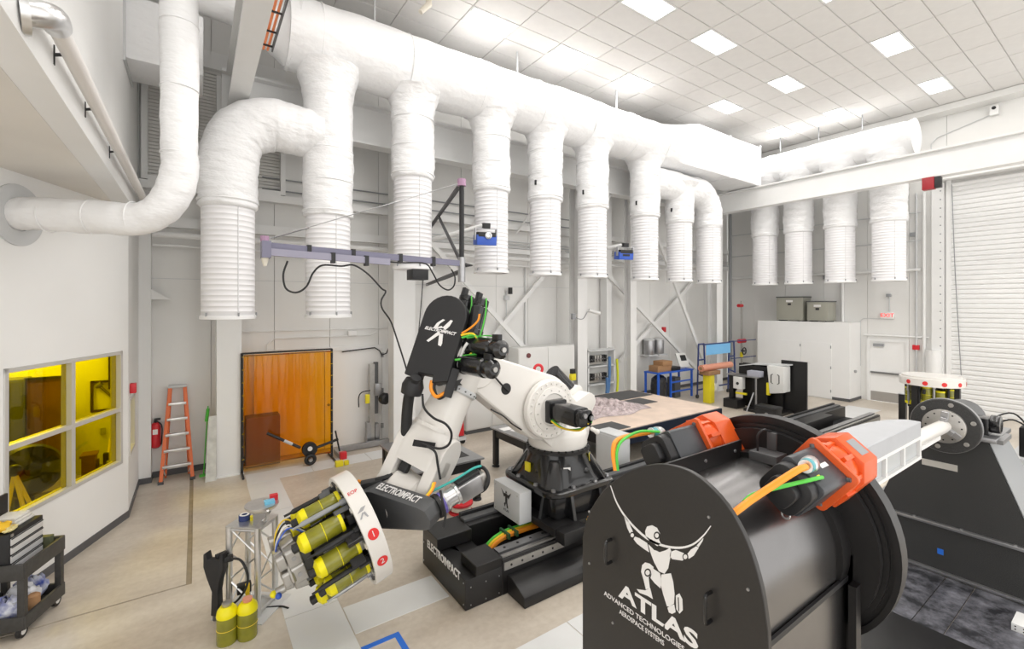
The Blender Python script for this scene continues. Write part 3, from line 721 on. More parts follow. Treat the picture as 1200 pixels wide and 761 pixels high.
t2 = thing('trunk_duct', 'short white wrapped trunk duct on the right wall with a round capped end', 'duct', (18.3, 7, 8.8))
sleeve([(18.3, 4.42, 8.66), (18.3, 4.5, 8.66), (18.3, 5.2, 8.66), (18.3, 6.2, 8.66), (18.3, 7.4, 8.66), (18.3, 8.6, 8.64), (18.15, 9.2, 8.62), (17.7, 9.3, 8.62), (17.22, 9.3, 8.6)], lambda u: .48 if u < .004 else .54, 23, n=36).build('round_run', DUCT, t2, angle=60)
for y in (5.8, 7.1, 8.4): bx('hanger_strap', MIDG, 18.29, 18.32, y, y + .03, 9.3, 9.8, t2)
rdct = thing('rectangular_duct', 'boxy white duct leaving the left wall behind the vertical pipe', 'duct', (-.5, 9.7, 7.9))
bx('body', DUCT, XL, .1, 9.25, 10.2, 7.3, 8.3, rdct, .03); bx('wall_collar', GREYP, XL, XL + .03, 9.18, 10.27, 7.23, 8.37, rdct)
# vertical wrapped duct turning into the office wall
vd = thing('elbow_duct', 'white wrapped round duct dropping from the ceiling and bending into the angled office wall', 'duct', (-.17, 6.95, 4.58))
e0 = Vector((-.17, 6.95, 4.52)); sw, zw = onwall(20, 250); wp = P0 + WU * sw; wp.z = 4.50
hd = (wp - e0); hd.z = 0; L = hd.length; hd.normalize()
sleeve([(e0.x, e0.y, 9.8), (e0.x, e0.y, 8.2), (e0.x, e0.y, 6.8), (e0.x, e0.y, 5.6), (e0.x, e0.y, 5.1), e0 + hd * .12 + Vector((0, 0, .2)), e0 + hd * .42 + Vector((0, 0, -.02)), e0 + hd * .9 + Vector((0, 0, -.02)), e0 + hd * (L - .3), e0 + hd * (L + .05)], .195, 31, n=28, puff=.010).build('wrapped_run', DUCT, vd, angle=80)
for zz in (5.3, 6.1, 6.9, 7.7): MB().torus(Matrix.Translation((e0.x, e0.y, zz)), .197, .008, 28, 6).build('wrap_seam', DUCT, vd)
for u_ in (.5, .95, 1.4): MB().torus(axis_frame(e0 + hd * u_ + Vector((0, 0, -.02)), e0 + hd * (u_ + 1) + Vector((0, 0, -.02))), .197, .008, 28, 6).build('wrap_seam', DUCT, vd)
MB().ringwall(.36, .19, 0, .02, axis_frame(wp + WN * .001, wp + WN), 40).build('wall_collar', GREYP, vd)

# ================================================================ OFFICE ROOM BEHIND THE YELLOW PANES
OFW = mat('office wall', (.66, .66, .63), .6)
struct(bx('wall_office_back', OFW, -6, -1.06, 11.38, 11.45, 0, 3.6)); struct(bx('wall_office_side', OFW, -6.1, -6, 4.5, 11.45, 0, 3.6))
struct(bx('floor_office', CONC, -6, -2.2, 4.5, 11.38, 0, .012)); struct(bx('ceiling_office', OFW, -6, -1.06, 9.9, 11.38, 3.5, 3.6)); 
ol = thing('ceiling_light', 'ceiling light panel inside the office behind the yellow glass', 'light', (-2.6, 10.6, 3.49))  # unseen lamp added to brighten the office interior behind the panes
bx('diffuser', LEM, -3.2, -2.0, 10.3, 10.9, 3.47, 3.5, ol)
ld = bpy.data.lights.new('added_office_lamp', 'AREA'); ld.shape = 'RECTANGLE'; ld.size = 1.2; ld.size_y = .6; ld.energy = 70; ld.color = (1, .97, .93)
lo = bpy.data.objects.new('added_office_lamp', ld); COL.objects.link(lo); lo.parent = ol; lo.location = (0, 0, -.05)
def oq(px0, py0, px1, py1, Y): a, b = aY(px0, py0, Y), aY(px1, py1, Y); return a.x, b.x, b.z, a.z      # x0, x1, z0, z1
BRN = mat('dark brown curtain', (.13, .05, .02), .45, var=.3, vscale=3, bump=.4, bscale=4)
cu = thing('welding_curtain', 'dark brown welding curtain seen through the upper left yellow pane', 'curtain', (-2.6, 11.0, 0))
x0, x1, z0, z1 = oq(31, 446, 73, 512, 11.0); z0 = .5
bx('sheet', BRN, x0, x1, 11.0, 11.02, z0, z1, cu); bx('rail', BLACKM, x0 - .03, x1 + .03, 10.98, 11.04, z1, z1 + .04, cu)
for x in (x0 - .03, x1): bx('post', BLACKM, x, x + .03, 10.98, 11.04, 0, z1, cu)
gc = thing('cabinet', 'dark grey cabinet at the left edge behind the yellow glass', 'cabinet', (-3.4, 11.1, 0))
x0, x1, z0, z1 = oq(-6, 447, 29, 520, 10.95)
bx('body', DARKG, x0, x1, 10.95, 11.36, .02, z1, gc, .01); bx('door', DARKG, x0 + .02, (x0 + x1) / 2 - .01, 10.93, 10.95, .1, z1 - .04, gc); bx('door', DARKG, (x0 + x1) / 2 + .01, x1 - .02, 10.93, 10.95, .1, z1 - .04, gc)
fn = thing('floor_fan', 'large dark round floor fan behind the lower left yellow pane', 'fan', (-2.5, 9.6, 0))
fc = aY(36, 551, 9.5); fM = axis_frame(fc, fc + Vector((.45, -1, .25)))
MB().lathe([(.33, -.06), (.37, 0), (.33, .06)], fM, 28).build('shroud', BLACKM, fn)
for a in range(3): MB().prism([(.06, -.05), (.30, -.13), (.32, .07), (.06, .05)], .062, .075, fM @ Matrix.Rotation(a * 2.094, 4, 'Z')).build('blade', DARKG, fn)
MB().lathe([(.09, .06), (.09, .14), (.04, .17)], fM, 14).build('hub', BLACKM, fn)
MB().cyl((fc.x, fc.y + .1, .03), (fc.x, fc.y + .03, fc.z - .2), .03, n=8).box(fc.x - .3, fc.x + .3, fc.y - .15, fc.y + .3, .013, .05).build('stand', BLACKM, fn)
dk = thing('work_desk', 'cluttered dark desk behind the lower right yellow pane', 'desk', (-1.8, 10.6, 0))
bx('top', mat('desk top', (.16, .13, .08), .5), -2.35, -1.35, 10.2, 10.9, .42, .46, dk)
for x in (-2.32, -1.43):
    for y in (10.22, 10.83): bx('leg', BLACKM, x, x + .05, y, y + .05, .0, .42, dk)
x0, x1, z0, z1 = oq(95, 535, 111, 560, 10.3); pc = thing('crate', 'dark reddish crate on the office desk behind the yellow glass', 'crate', (x0, 10.4, .46)); bx('body', BRN, x0, x1, 10.3, 10.55, .46, z1 - .04, pc, .01); bx('lid', BRN, x0 - .02, x1 + .02, 10.28, 10.57, z1 - .04, z1, pc)
tg = thing('tool_bundle', 'grey clutter of tools on the office desk behind the lower right pane', 'tools', (-1.6, 10.5, .46))
for i in range(5):
    a = aY(113 + i * 5, 545, 10.45); h = (.34, .22, .40, .28, .36)[i]; bx('tool', MIDG if i % 2 else BLACKM, a.x - .035, a.x + .035, 10.4 + .05 * (i % 3), 10.5 + .05 * (i % 3), .46, .46 + h, tg, .01)
a = aY(130, 540, 10.6); tag(MB().lathe([(.11, .46), (.02, 1.15)], Matrix.Translation((a.x, 10.7, 0)), 12).build('traffic_cone', YEL), 'bright yellow cone shape behind the lower right yellow pane', 'cone')
pb = thing('wall_picture', 'framed board with a dark hammer-like bracket inside the office', 'board', (-1.7, 11.35, 1.5))
x0, x1, z0, z1 = oq(106, 447, 133, 481, 11.36)
for q in ((x0, x0 + .04, z0, z1), (x1 - .04, x1, z0, z1), (x0, x1, z0, z0 + .04), (x0, x1, z1 - .04, z1)): bx('frame', BLACKM, q[0], q[1], 11.33, 11.38, q[2], q[3], pb)
MB().cyl(aY(116, 452, 11.33), aY(132, 466, 11.33), .022, n=8).cyl(aY(112, 454, 11.33), aY(119, 449, 11.33), .04, n=8).build('bracket', DARKG, pb)
x0, x1, z0, z1 = oq(127, 400, 132, 456, 11.3); ch = thing('cable_duct', 'black vertical duct on the office wall behind the upper right pane', 'duct', (x0, 11.3, z0)); bx('run', BLACKM, x0, x1, 11.28, 11.38, z0, 3.4, ch)
x0, x1, z0, z1 = oq(118, 502, 124, 509, 11.37); tag(bx('wall_outlet', MIDG, x0, x1, 11.35, 11.38, z0, z1), 'small grey outlet on the office wall behind the yellow glass', 'outlet')
yb = thing('tripod', 'yellow angled tripod behind the lower left yellow pane', 'tripod', (-2.4, 8.9, 0)); tt = aY(17, 555, 8.9)
for q in ((.3, .25), (-.2, .2), (.25, -.2)): MB().cyl((tt.x + q[0], 8.9 + q[1], .012), (tt.x, 8.9, tt.z), .025, n=8).build('leg', YEL, yb)
MB().ball((tt.x, 8.9, tt.z + .04), .08, 8).build('head', BLACKM, yb)
# ================================================================ ROBOT ON ITS TRACK
BY = 5.07
bed = thing('robot_track', 'long black robot track bed with linear rails and an end cover', 'machine bed', (2.48, BY, 0))
ec = MB().box(2.48, 2.98, 4.49, 5.66, 0, .34).box(2.48, 2.98, 5.22, 5.66, .34, .5).box(2.62, 2.98, 4.49, 4.86, .34, .46).build('end_cover', BLACK, bed, bevel=.008, seg=1)
text('lettering', 'ELECTROIMPACT', .135, frame((2.477, 5.06, .33), (0, -1, 0), (0, 0, 1)), LOGO, ec, .001, sx=.86, shear=.0, offset=.004)
for z in (.06, .3): 
    for y in (4.53, 5.62): MB().bolts([(2.48, y, z)], (-1, 0, 0), .009, .006).build('bolt', GREYM, ec)
for x in (2.55, 2.75, 2.93):
    for z in (.05, .25): MB().bolts([(x, 4.49, z)], (0, -1, 0), .009, .006).build('bolt', GREYM, ec)
far = MB().box(2.98, 15.4, 5.3, 5.66, 0, .5).build('far_girder', BLACK, bed, bevel=.006, seg=1)
near = MB().box(2.98, 15.4, 4.49, 4.78, 0, .42).build('near_girder', BLACK, bed, bevel=.006, seg=1)
MB().box(2.98, 15.4, 4.78, 5.3, .12, .2).build('cable_tray', BLACKM, bed)
MB().box(2.98, 15.38, 5.42, 5.54, .5, .53).build('guide_rail', DARKG, far); MB().box(3.0, 15.38, 5.56, 5.62, .5, .56).build('rack', BLACKM, far)
r1 = MB().box(3.0, 15.38, 4.60, 4.72, .42, .455).build('guide_rail', GREYM, near); r2 = MB().box(3.0, 15.38, 4.478, 4.49, .29, .38).build('guide_rail', STEEL, near)
MB().box(3.0, 15.38, 4.52, 4.57, .42, .44).build('rack', STEEL, near)
for i in range(24): MB().cyl((3.1 + i * .16, 4.479, .335), (3.1 + i * .16, 4.472, .335), .014, n=8).build('bolt_hole', BLACKM, r2)
for i in range(16): MB().cyl((3.12 + i * .2, 4.66, .454), (3.12 + i * .2, 4.66, .458), .018, n=8).build('bolt_hole', BLACKM, r1)
MB().prism([(4.49, 0), (4.49, .22), (4.40, .22), (4.14, .12), (4.14, 0)], 3.05, 9.5, YZ(0)).build('side_trough', BLACK, bed, bevel=.006, seg=1)
MB().box(6.2, 9.0, 5.0, 5.25, .3, .44).build('cable_chain', BLACKM, bed)
MB().box(10.8, 13.6, 4.95, 5.28, .2, .58).build('chain_cover', BLACK, bed, bevel=.006, seg=1)
bx('rail_stop', BLACK, 10.6, 10.85, 5.35, 5.6, .5, .66, bed)
for i in range(3): MB().tube([(3.0, 5.02 - i * .05, .2), (3.12, 5.02 - i * .05, .36), (3.35, 5.03 - i * .05, .43), (3.7, 5.05 - i * .05, .42), (4.1, 5.06 - i * .05, .40)], .02, 8).build('cable', (GRC, YELC, ORC)[i], bed)
for i in range(3): MB().tube([(2.99, 4.92 + i * .05, .22), (3.2, 4.93 + i * .05, .37), (3.5, 4.94 + i * .05, .40), (4.1, 4.95 + i * .05, .38)], .018, 8).build('cable', (ORC, YELC, GRC)[i], bed)
for x in (3.32, 3.45): bx('cable_clamp', mat('green black clamp', (.03, .10, .04), .5), x, x + .03, 4.86, 5.08, .40, .47, bed)

rob = thing('industrial_robot', 'large white six axis industrial robot on a black base, arm bent down to the left', 'robot', (4.33, BY, .5))
AX, AYY = 4.33, BY
# carriage and base casting
car = MB().box(3.72, 4.98, 4.42, 5.68, .50, .60).build('carriage', BLACK, rob, bevel=.01)
MB().box(3.86, 4.86, 4.56, 5.6, .60, .93).build('pedestal', BLACKG, rob, bevel=.05)
for (x, y, dx, dy) in ((3.86, 4.75, -1, 0), (3.86, 5.4, -1, 0), (4.1, 4.56, 0, -1), (4.62, 4.56, 0, -1)):
    if dx: MB().prism([(x, .6), (x, .92), (x - .05, .92), (x - .12, .6)], y - .025, y + .025, XZ(0)).build('rib', BLACKG, car)
    else: MB().prism([(y, .6), (y, .92), (y - .05, .92), (y - .12, .6)], x - .025, x + .025, YZ(0)).build('rib', BLACKG, car)
def sqring(h, r, z, n=10): return [(AX + x, AYY + y, z) for x, y in rrect(2 * h, 2 * h, r, n)]
fl_ = MB().loft([sqring(.60, .22, .92), sqring(.61, .22, .94), sqring(.61, .22, .985), sqring(.59, .22, 1.0)]).build('base_flange', BLACKG, rob)
for a, b in ((-.5, -.5), (-.2, -.56), (.2, -.56), (.5, -.5), (-.56, -.2), (-.56, .2), (-.5, .5), (.56, -.2), (.56, .2), (.5, .5), (.2, .56), (-.2, .56)):
    MB().bolts([(AX + a, AYY + b, 1.0)], (0, 0, 1), .032, .03).build('bolt', GREYM, fl_)
bc = MB().loft([sqring(.52, .26, 1.0), sqring(.48, .30, 1.08), sqring(.45, .38, 1.22), sqring(.43, .42, 1.34), sqring(.43, .429, 1.38)]).build('base_casting', BLACKG, rob)
for a in range(4):
    th = math.pi / 4 + a * math.pi / 2
    M = Matrix.Translation((AX, AYY, 0)) @ Matrix.Rotation(th, 4, 'Z')
    MB().add([(.36, -.10, 1.0), (.68, -.13, 1.0), (.68, .13, 1.0), (.36, .10, 1.0), (.36, -.09, 1.34), (.46, -.07, 1.32), (.46, .07, 1.32), (.36, .09, 1.34)], [(0, 1, 2, 3), (4, 5, 6, 7), (0, 1, 5, 4), (1, 2, 6, 5), (2, 3, 7, 6), (3, 0, 4, 7)], M).build('corner_web', BLACKG, bc, bevel=.03)
bx('warning_label', YEL, 3.83, 3.86, 5.10, 5.2, 1.1, 1.22, bc).location.x -= .0
MB().box(-.05, .05, -.002, .002, -.035, .035, frame((AX - .20, AYY - .428, 1.2), (.95, -.4, 0), (-.4, -.95, .15))).build('rating_label', LOGO, bc)
MB().box(-.045, .045, -.002, .002, -.05, .05, frame((AX + .28, AYY - .37, 1.28), (.8, .6, 0), (.6, -.8, .1))).build('warning_label', YEL, bc)
for a, b in ((-.42, -.10), (.12, -.44)): MB().ball((AX + a, AYY + b, 1.14), .06, 8, (1, 1, .7)).build('lifting_lug', BLACKG, bc)
jr = MB().lathe([(.43, 1.375), (.455, 1.38), (.455, 1.425), (.43, 1.43)], Matrix.Translation((AX, AYY, 0)), 40).build('axis_ring', BLACK, rob)
for i in range(28):
    th = i * 2 * math.pi / 28
    if math.cos(th - math.radians(235)) > -.3: MB().bolts([(AX + .44 * math.cos(th), AYY + .44 * math.sin(th), 1.425)], (0, 0, 1), .015, .018).build('bolt', BLACKG, jr)
# turret
J2 = Vector((3.92, 4.75, 2.04)); J3 = Vector((2.86, 5.02, 2.66))
tu = MB().lathe([(.42, 1.43), (.425, 1.45), (.425, 1.60), (.41, 1.64), (.34, 1.72), (.2, 1.78)], Matrix.Translation((AX, AYY, 0)), 40).prism(hull((AX + .02, 1.66, .36), (J2.x + .03, J2.z, .37)), 4.80, 5.36, XZ(0)).build('turret', ROBW, rob, bevel=.012, angle=45)
MB().prism(hull((AX + .05, 1.72, .27), (AX + .42, 2.02, .13)), 4.84, 5.30, XZ(0)).build('rear_bracket', ROBW, rob, bevel=.02)
MB().cyl((AX + .40, 4.78, 1.64), (AX + .40, 4.68, 1.62), .03, n=10).ball((AX + .40, 4.67, 1.62), .04, 8).build('stop_knob', ROBW, tu)
MB().prism(hull((AX + .10, 2.0, .10), (AX + .40, 2.14, .09)), 5.05, 5.3, XZ(0)).build('turret_lug', ROBW, tu, bevel=.02)
# axis 2 gear disc with bolts and its motors
gd = MB().lathe([(.385, 0), (.40, .02), (.40, .09), (.38, .11), (.36, .11)], frame((J2.x, 4.82, J2.z), (1, 0, 0), None, (0, -1, 0)), 44).build('gear_housing', ROBW, rob)
MB().lathe([(.30, 0), (.30, .02), (.22, .035), (.21, .02)], frame((J2.x, 4.71, J2.z), (1, 0, 0), None, (0, -1, 0)), 40).build('gear_face', ROBW, gd)
for i in range(24):
    th = i * 2 * math.pi / 24; MB().bolts([(J2.x + .345 * math.cos(th), 4.71, J2.z + .345 * math.sin(th))], (0, -1, 0), .017, .018).build('bolt', ROBW, gd)
for i in range(12):
    th = i * 2 * math.pi / 12 + .1; MB().bolts([(J2.x + .26 * math.cos(th), 4.69, J2.z + .26 * math.sin(th))], (0, -1, 0), .011, .012).build('bolt', STEEL, gd)
m2 = MB().prism(rrect(.30, .30, .03), 0, .10, frame((J2.x + .02, 4.70, J2.z - .01), (1, 0, 0), None, (0, -1, 0))).build('motor_flange', BLACKG, rob, bevel=.01)
for i, dz in enumerate((.0,)):
    MB().prism(rrect(.25, .23, .05), 0, .46, frame((J2.x + .02, 4.62, J2.z), (1, 0, 0), None, (0, -1, 0))).prism(rrect(.22, .20, .05), .46, .54, frame((J2.x + .02, 4.62, J2.z), (1, 0, 0), None, (0, -1, 0))).build('axis_motor', BLACKG, m2, bevel=.006)
MB().cyl((J2.x - .03, 4.16, J2.z + .05), (J2.x - .03, 4.06, J2.z + .05), .055, n=14).build('motor_cap', BLACKM, m2); MB().cyl((J2.x + .10, 4.18, J2.z - .0), (J2.x + .10, 4.08, J2.z), .055, n=14).build('motor_cap', BLACKM, m2)
MB().cyl((J2.x - .03, 4.06, J2.z + .05), (J2.x - .03, 4.03, J2.z + .05), .03, n=10).build('connector', GREYM, m2); MB().cyl((J2.x + .10, 4.08, J2.z), (J2.x + .10, 4.05, J2.z), .03, n=10).build('connector', GREYM, m2)
MB().tube([(J2.x - .1, 4.6, J2.z - .12), (J2.x - .06, 4.45, J2.z - .18), (J2.x + .02, 4.2, J2.z - .17), (J2.x + .06, 4.08, J2.z - .06)], .012, 6).build('cable', YELC, m2); MB().tube([(J2.x - .1, 4.62, J2.z - .1), (J2.x - .02, 4.4, J2.z - .19), (J2.x + .08, 4.18, J2.z - .14), (J2.x + .12, 4.08, J2.z - .05)], .010, 6).build('cable', GRC, m2)
bx('label', YEL, J2.x - .085, J2.x - .08, 4.5, 4.53, J2.z - .02, J2.z + .02, m2)
# axis 1 motor behind
ma = MB().cyl((AX + .02, 5.25, 1.95), (AX + .16, 5.3, 2.12), .12, n=16).cyl((AX + .42, 5.20, 2.06), (AX + .02, 5.22, 2.44), .125, n=18).build('axis_motor', BLACKG, rob)
ey = MB().torus(frame((3.84, 4.9, 2.565), (1, -.3, 0), (0, 0, 1)), .058, .02, 20, 8).cyl((3.84, 4.9, 2.46), (3.84, 4.9, 2.515), .035, n=10).build('eye_bolt', RED, rob)
# link arm
la = MB().prism(hull((J2.x, J2.z, .45), (2.92, 2.60, .24)), 4.84, 5.24, XZ(0)).build('link_arm', ROBW, rob, bevel=.05, seg=3)
hp = aY(593, 456, 4.84)
MB().lathe([(.075, -.005), (.075, .004), (.06, .006)], frame(hp, (1, 0, 0), None, (0, -1, 0)), 20).build('access_hole', BLACKM, la)
MB().tube([aY(579, 441, 4.80), aY(587, 450, 4.81), aY(596, 459, 4.815)], .012, 8).build('cable', RUBBER, la)
MB().tube([aY(575, 480, 4.86), aY(590, 488, 4.83), aY(600, 497, 4.83), aY(611, 504, 4.85)], .010, 6).build('cable', RUBBER, la)
MB().lathe([(.02, 0), (.02, .003)], frame(aY(567, 452, 4.838), (1, 0, 0), None, (0, -1, 0)), 10).build('blue_sticker', BLUE, la)
# axis 3 housing and motors
j3 = MB().prism(hull((J3.x + .0, J3.z + .0, .25), (J3.x - .12, J3.z + .10, .22)), 4.80, 5.34, XZ(0)).build('elbow_housing', ROBW, rob, bevel=.04, seg=3)
def motor(parent, p0, d, L, r, name='axis_motor'):
    p0 = Vector(p0); d = Vector(d).normalized(); M = axis_frame(p0, p0 + d)
    o = MB().lathe([(r * 1.08, 0), (r * 1.08, .05), (r, .06), (r, L * .72), (r * .86, L * .76), (r * .92, L * .80), (r * .92, L * .94), (r * .55, L)], M, 20).build(name, BLACKG, parent, angle=30)
    MB().lathe([(r * .25, L), (r * .25, L + .02)], M, 10).build('shaft_cap', STEEL, o)
    MB().prism(rrect(r * 1.1, r * .5, r * .1), 0, .07, frame(p0 + d * L * .82 + Vector((0, 0, r * .8)), d, None, (0, 0, 1))).build('connector_box', BLACKM, o)
    return o
ua = motor(j3, (2.74, 4.82, 2.95), (.05, -1, 0), .66, .118); ub = motor(j3, (2.64, 4.82, 2.74), (.05, -1, 0), .64, .118)
MB().tube([(2.66, 4.78, 3.05), (2.78, 4.55, 3.085), (2.80, 4.35, 3.08), (2.80, 4.25, 3.06)], .009, 6).build('cable', GRC, ua); MB().tube([(2.58, 4.78, 2.84), (2.68, 4.55, 2.875), (2.70, 4.35, 2.87)], .009, 6).build('cable', GRC, ub)
# forearm in its rolled frame
FD = Vector((-.5, 0.03, -.866)).normalized(); FWv = Vector((.472, -.839, -.272)); FM = frame(J3 + Vector((-.08, 0, .0)), FWv, None, FD)   # x across the fork, y out of the cover side, z to the wrist
def fpt(x, y, z): return FM @ Vector((x, y, z))
fa = MB().loft([[fpt(x, y, z) for x, y in rrect(w, h, r, 6)] for w, h, r, z in ((.26, .26, .08, -.44), (.32, .32, .10, -.40), (.42, .42, .12, -.20), (.50, .52, .24, -.05), (.52, .54, .26, .20), (.50, .50, .245, .26))]).build('forearm_housing', ROBW, rob, angle=50)
MB().lathe([(.265, .255), (.272, .27), (.272, .315), (.26, .33)], FM, 36).build('axis_ring', GREYP, fa)
for i in range(20): MB().bolts([fpt(.272 * math.cos(i * .314), .272 * math.sin(i * .314), .29)], FM.to_3x3() @ Vector((math.cos(i * .314), math.sin(i * .314), 0)), .010, .012).build('bolt', DARKG, fa)
ft_ = MB().loft([[fpt(x, y, z) for x, y in rrect(w, h, r, 8)] for w, h, r, z in ((.48, .48, .235, .32), (.49, .49, .23, .55), (.54, .50, .22, .80), (.64, .48, .18, .98), (.68, .46, .17, 1.10), (.68, .42, .14, 1.28))]).build('forearm_tube', ROBW, rob, angle=50)
MB().ringwall(.29, .25, .79, .83, FM, 32).build('bolt_ring', ROBW, ft_)
for i in range(18): MB().bolts([fpt(.29 * math.cos(i * .349), .29 * math.sin(i * .349), .81)], FM.to_3x3() @ Vector((math.cos(i * .349), math.sin(i * .349), 0)), .010, .010).build('bolt', ROBW, ft_)
for s in (-1, 1):
    MYZ = FM @ Matrix(((0, 0, 1, 0), (0, 1, 0, 0), (1, 0, 0, 0), (0, 0, 0, 1)))      # outline (z, y), extruded across
    tn = MB().prism(hull((1.05, 0, .22), (1.60, 0, .19)), s * .19 if s > 0 else -.34, .34 if s > 0 else -.19, MYZ).build('wrist_fork', ROBW, rob, bevel=.025, seg=3)
    MB().lathe([(.155, 0), (.155, .025), (.12, .04), (.11, .03)], frame(fpt(s * .34, 0, 1.60), FM.to_3x3() @ Vector((0, 1, 0)), None, FM.to_3x3() @ Vector((s, 0, 0))), 30).build('fork_cap', ROBW, tn)
    for i in range(14):
        th = i * math.pi / 7; MB().bolts([fpt(s * .365, .14 * math.cos(th), 1.60 + .14 * math.sin(th))], FM.to_3x3() @ Vector((s, 0, 0)), .010, .010).build('bolt', STEEL, tn)
wr_ = MB().lathe([(.20, -.19), (.235, -.15), (.235, .15), (.20, .19)], frame(fpt(0, 0, 1.60), FM.to_3x3() @ Vector((0, 1, 0)), None, FM.to_3x3() @ Vector((1, 0, 0))), 30).build('wrist_body', ROBW, rob)
bx_ = MB().prism(rrect(.12, .08, .02), -.02, .12, FM @ Matrix.Translation((-.10, .12, 1.28))).build('wrist_bracket', BLACKM, wr_, bevel=.01)
for q, (pa, pb_, tt_, r_) in enumerate((((555, 392), (565, 350), 5.55, .105), ((540, 378), (548, 347), 5.75, .11))):
    a_, b_ = aT(*pa, tt_), aT(*pb_, tt_ + .12)
    mo = motor(fa, a_, b_ - a_, (b_ - a_).length, r_)
    MB().tube([b_ + Vector((0, -.1, 0)), b_.lerp(a_, .4) + Vector((.02, -.13, 0)), a_ + Vector((.03, -.14, .05)), a_ + Vector((-.05, -.12, -.15))], .009, 6).build('cable', (GRC, GRC)[q], fa)
# black dress pack cover on the camera side of the forearm
CB, CT = aT(498, 444, 5.30), aT(524, 362, 5.55)
cz = (CT - CB); CL = cz.length
CM = frame(CB, None, Vector((-.72, -.66, .25)), cz)       # x across, y out of the face, z up
# ensure +y looks at the camera
W = .275
out = [(-W, 0.03), (-W * .35, -.03), (-W * .30, .06), (W * .4, .05), (W * .4, -.02), (W, 0)] + [(W * math.cos(math.pi * i / 14), CL - .10 + W * 1.0 * math.sin(math.pi * i / 14)) for i in range(15)]
Mface = CM @ Matrix(((1, 0, 0, 0), (0, 0, 1, 0), (0, 1, 0, 0), (0, 0, 0, 1)))
cov = MB().prism(out, -.22, 0, Mface).build('dress_pack_cover', BLACKM, rob, bevel=.008, seg=1, angle=25)
side = 1 if (CM.to_3x3() @ Vector((1, 0, 0))).dot(Vector((CA, -SA, 0))) > 0 else -1
for z in (.1, .32, .55, .78): MB().bolts([CM @ Vector((side * W, -.11, z))], CM.to_3x3() @ Vector((side, 0, 0)), .010, .006).build('rivet', GREYM, cov)
LM = CM @ Matrix(((side, 0, 0, 0), (0, 0, 1, .002), (0, 1, 0, .58), (0, 0, 0, 1)))    # (right, up) on the face
emb = MB()
for poly in ([(-.10, .02), (-.07, .10), (-.01, .16), (.02, .155), (-.03, .10), (-.045, .05), (.0, .075), (.03, .055)], [(.02, .06), (.09, .17), (.12, .165), (.10, .09), (.06, .03)], [(-.13, -.14), (-.10, -.15), (.02, -.02), (-.02, .0)], [(.0, -.02), (.03, -.16), (.07, -.17), (.075, -.13), (.05, -.02)]): emb.prism(poly, 0, .002, LM)
emb.build('winged_emblem', LOGO, cov)
text('lettering', 'ELECTROIMPACT', .052, LM @ Matrix.Translation((0, .012, .001)), LOGO, cov, .001, shear=.25, offset=.002)
# hoses and cables of the dress pack
hz = fpt(-.24, .25, .2)
MB().tube([CB + Vector((-.1, .02, .02)), aT(480, 462, 5.35), aT(477, 485, 5.38), aT(476, 512, 5.40), aT(477, 528, 5.42)], .065, 14).build('corrugated_hose', RUBBER, rob)
MB().lathe([(.12, -.1), (.13, 0), (.10, .08)], axis_frame(aT(484, 452, 5.33), aT(487, 440, 5.33)), 18).build('hose_clamp', BLACKM, rob)
MB().tube([aT(506, 446, 5.3), aT(505, 456, 5.28), aT(511, 465, 5.26), aT(521, 461, 5.27)], .022, 8).build('orange_cable', ORC, rob); MB().tube([aT(510, 446, 5.32), aT(509, 456, 5.3), aT(514, 467, 5.28), aT(523, 463, 5.27)], .018, 8).build('black_cable', RUBBER, rob)
MB().box(-.05, .05, -.03, .03, -.17, .17, frame(aT(529, 449, 5.3), None, (-.4, -.9, 0), cz)).build('cable_guide', BLACKM, rob, bevel=.01)
MB().tube([aT(495, 462, 5.25), aT(497, 478, 5.2), aT(508, 490, 5.15), aT(522, 497, 5.12), aT(529, 508, 5.12), aT(526, 521, 5.13), aT(515, 526, 5.1), aT(500, 522, 5.08), aT(491, 518, 5.07)], .014, 8).build('black_cable', RUBBER, rob)
MB().tube([aT(500, 523, 5.07), aT(510, 530, 5.06), aT(513, 545, 5.06), aT(516, 562, 5.05)], .014, 8).build('black_cable', RUBBER, rob)
MB().box(-.13, .13, -.006, .006, -.035, .035, frame(aT(497, 521, 5.085), (1, -.1, -.30), (-.4, -.9, .1))).build('strap', BLACKM, rob)
for pts, m in (([(541, 391), (552, 384), (560, 376), (562, 368)], ORC), ([(540, 393), (553, 391), (559, 398), (556, 410), (549, 418), (548, 425)], YELC), ([(541, 396), (556, 393), (561, 402), (555, 413), (547, 420), (533, 422)], GRC)):
    MB().tube([aT(a, b, 5.35) for a, b in pts], .013, 6).build('cable', m, rob)
MB().tube([aT(539, 420, 5.4), aT(544, 408, 5.36), aT(548, 402, 5.36)], .018, 8).build('cable', LOGO, rob)
eb = aT(537, 451, 5.32)
ep = frame(eb, (.85, -.35, 0), (0, 0, 1))
em2 = MB()
for poly in ([(-.06, .02), (-.01, .05), (.05, .07), (.02, .02), (.05, -.01), (.0, -.01), (-.02, -.07), (-.05, -.07), (-.035, -.01)],): em2.prism(poly, 0, .002, ep)
em2.build('winged_emblem', LOGOK, rob)
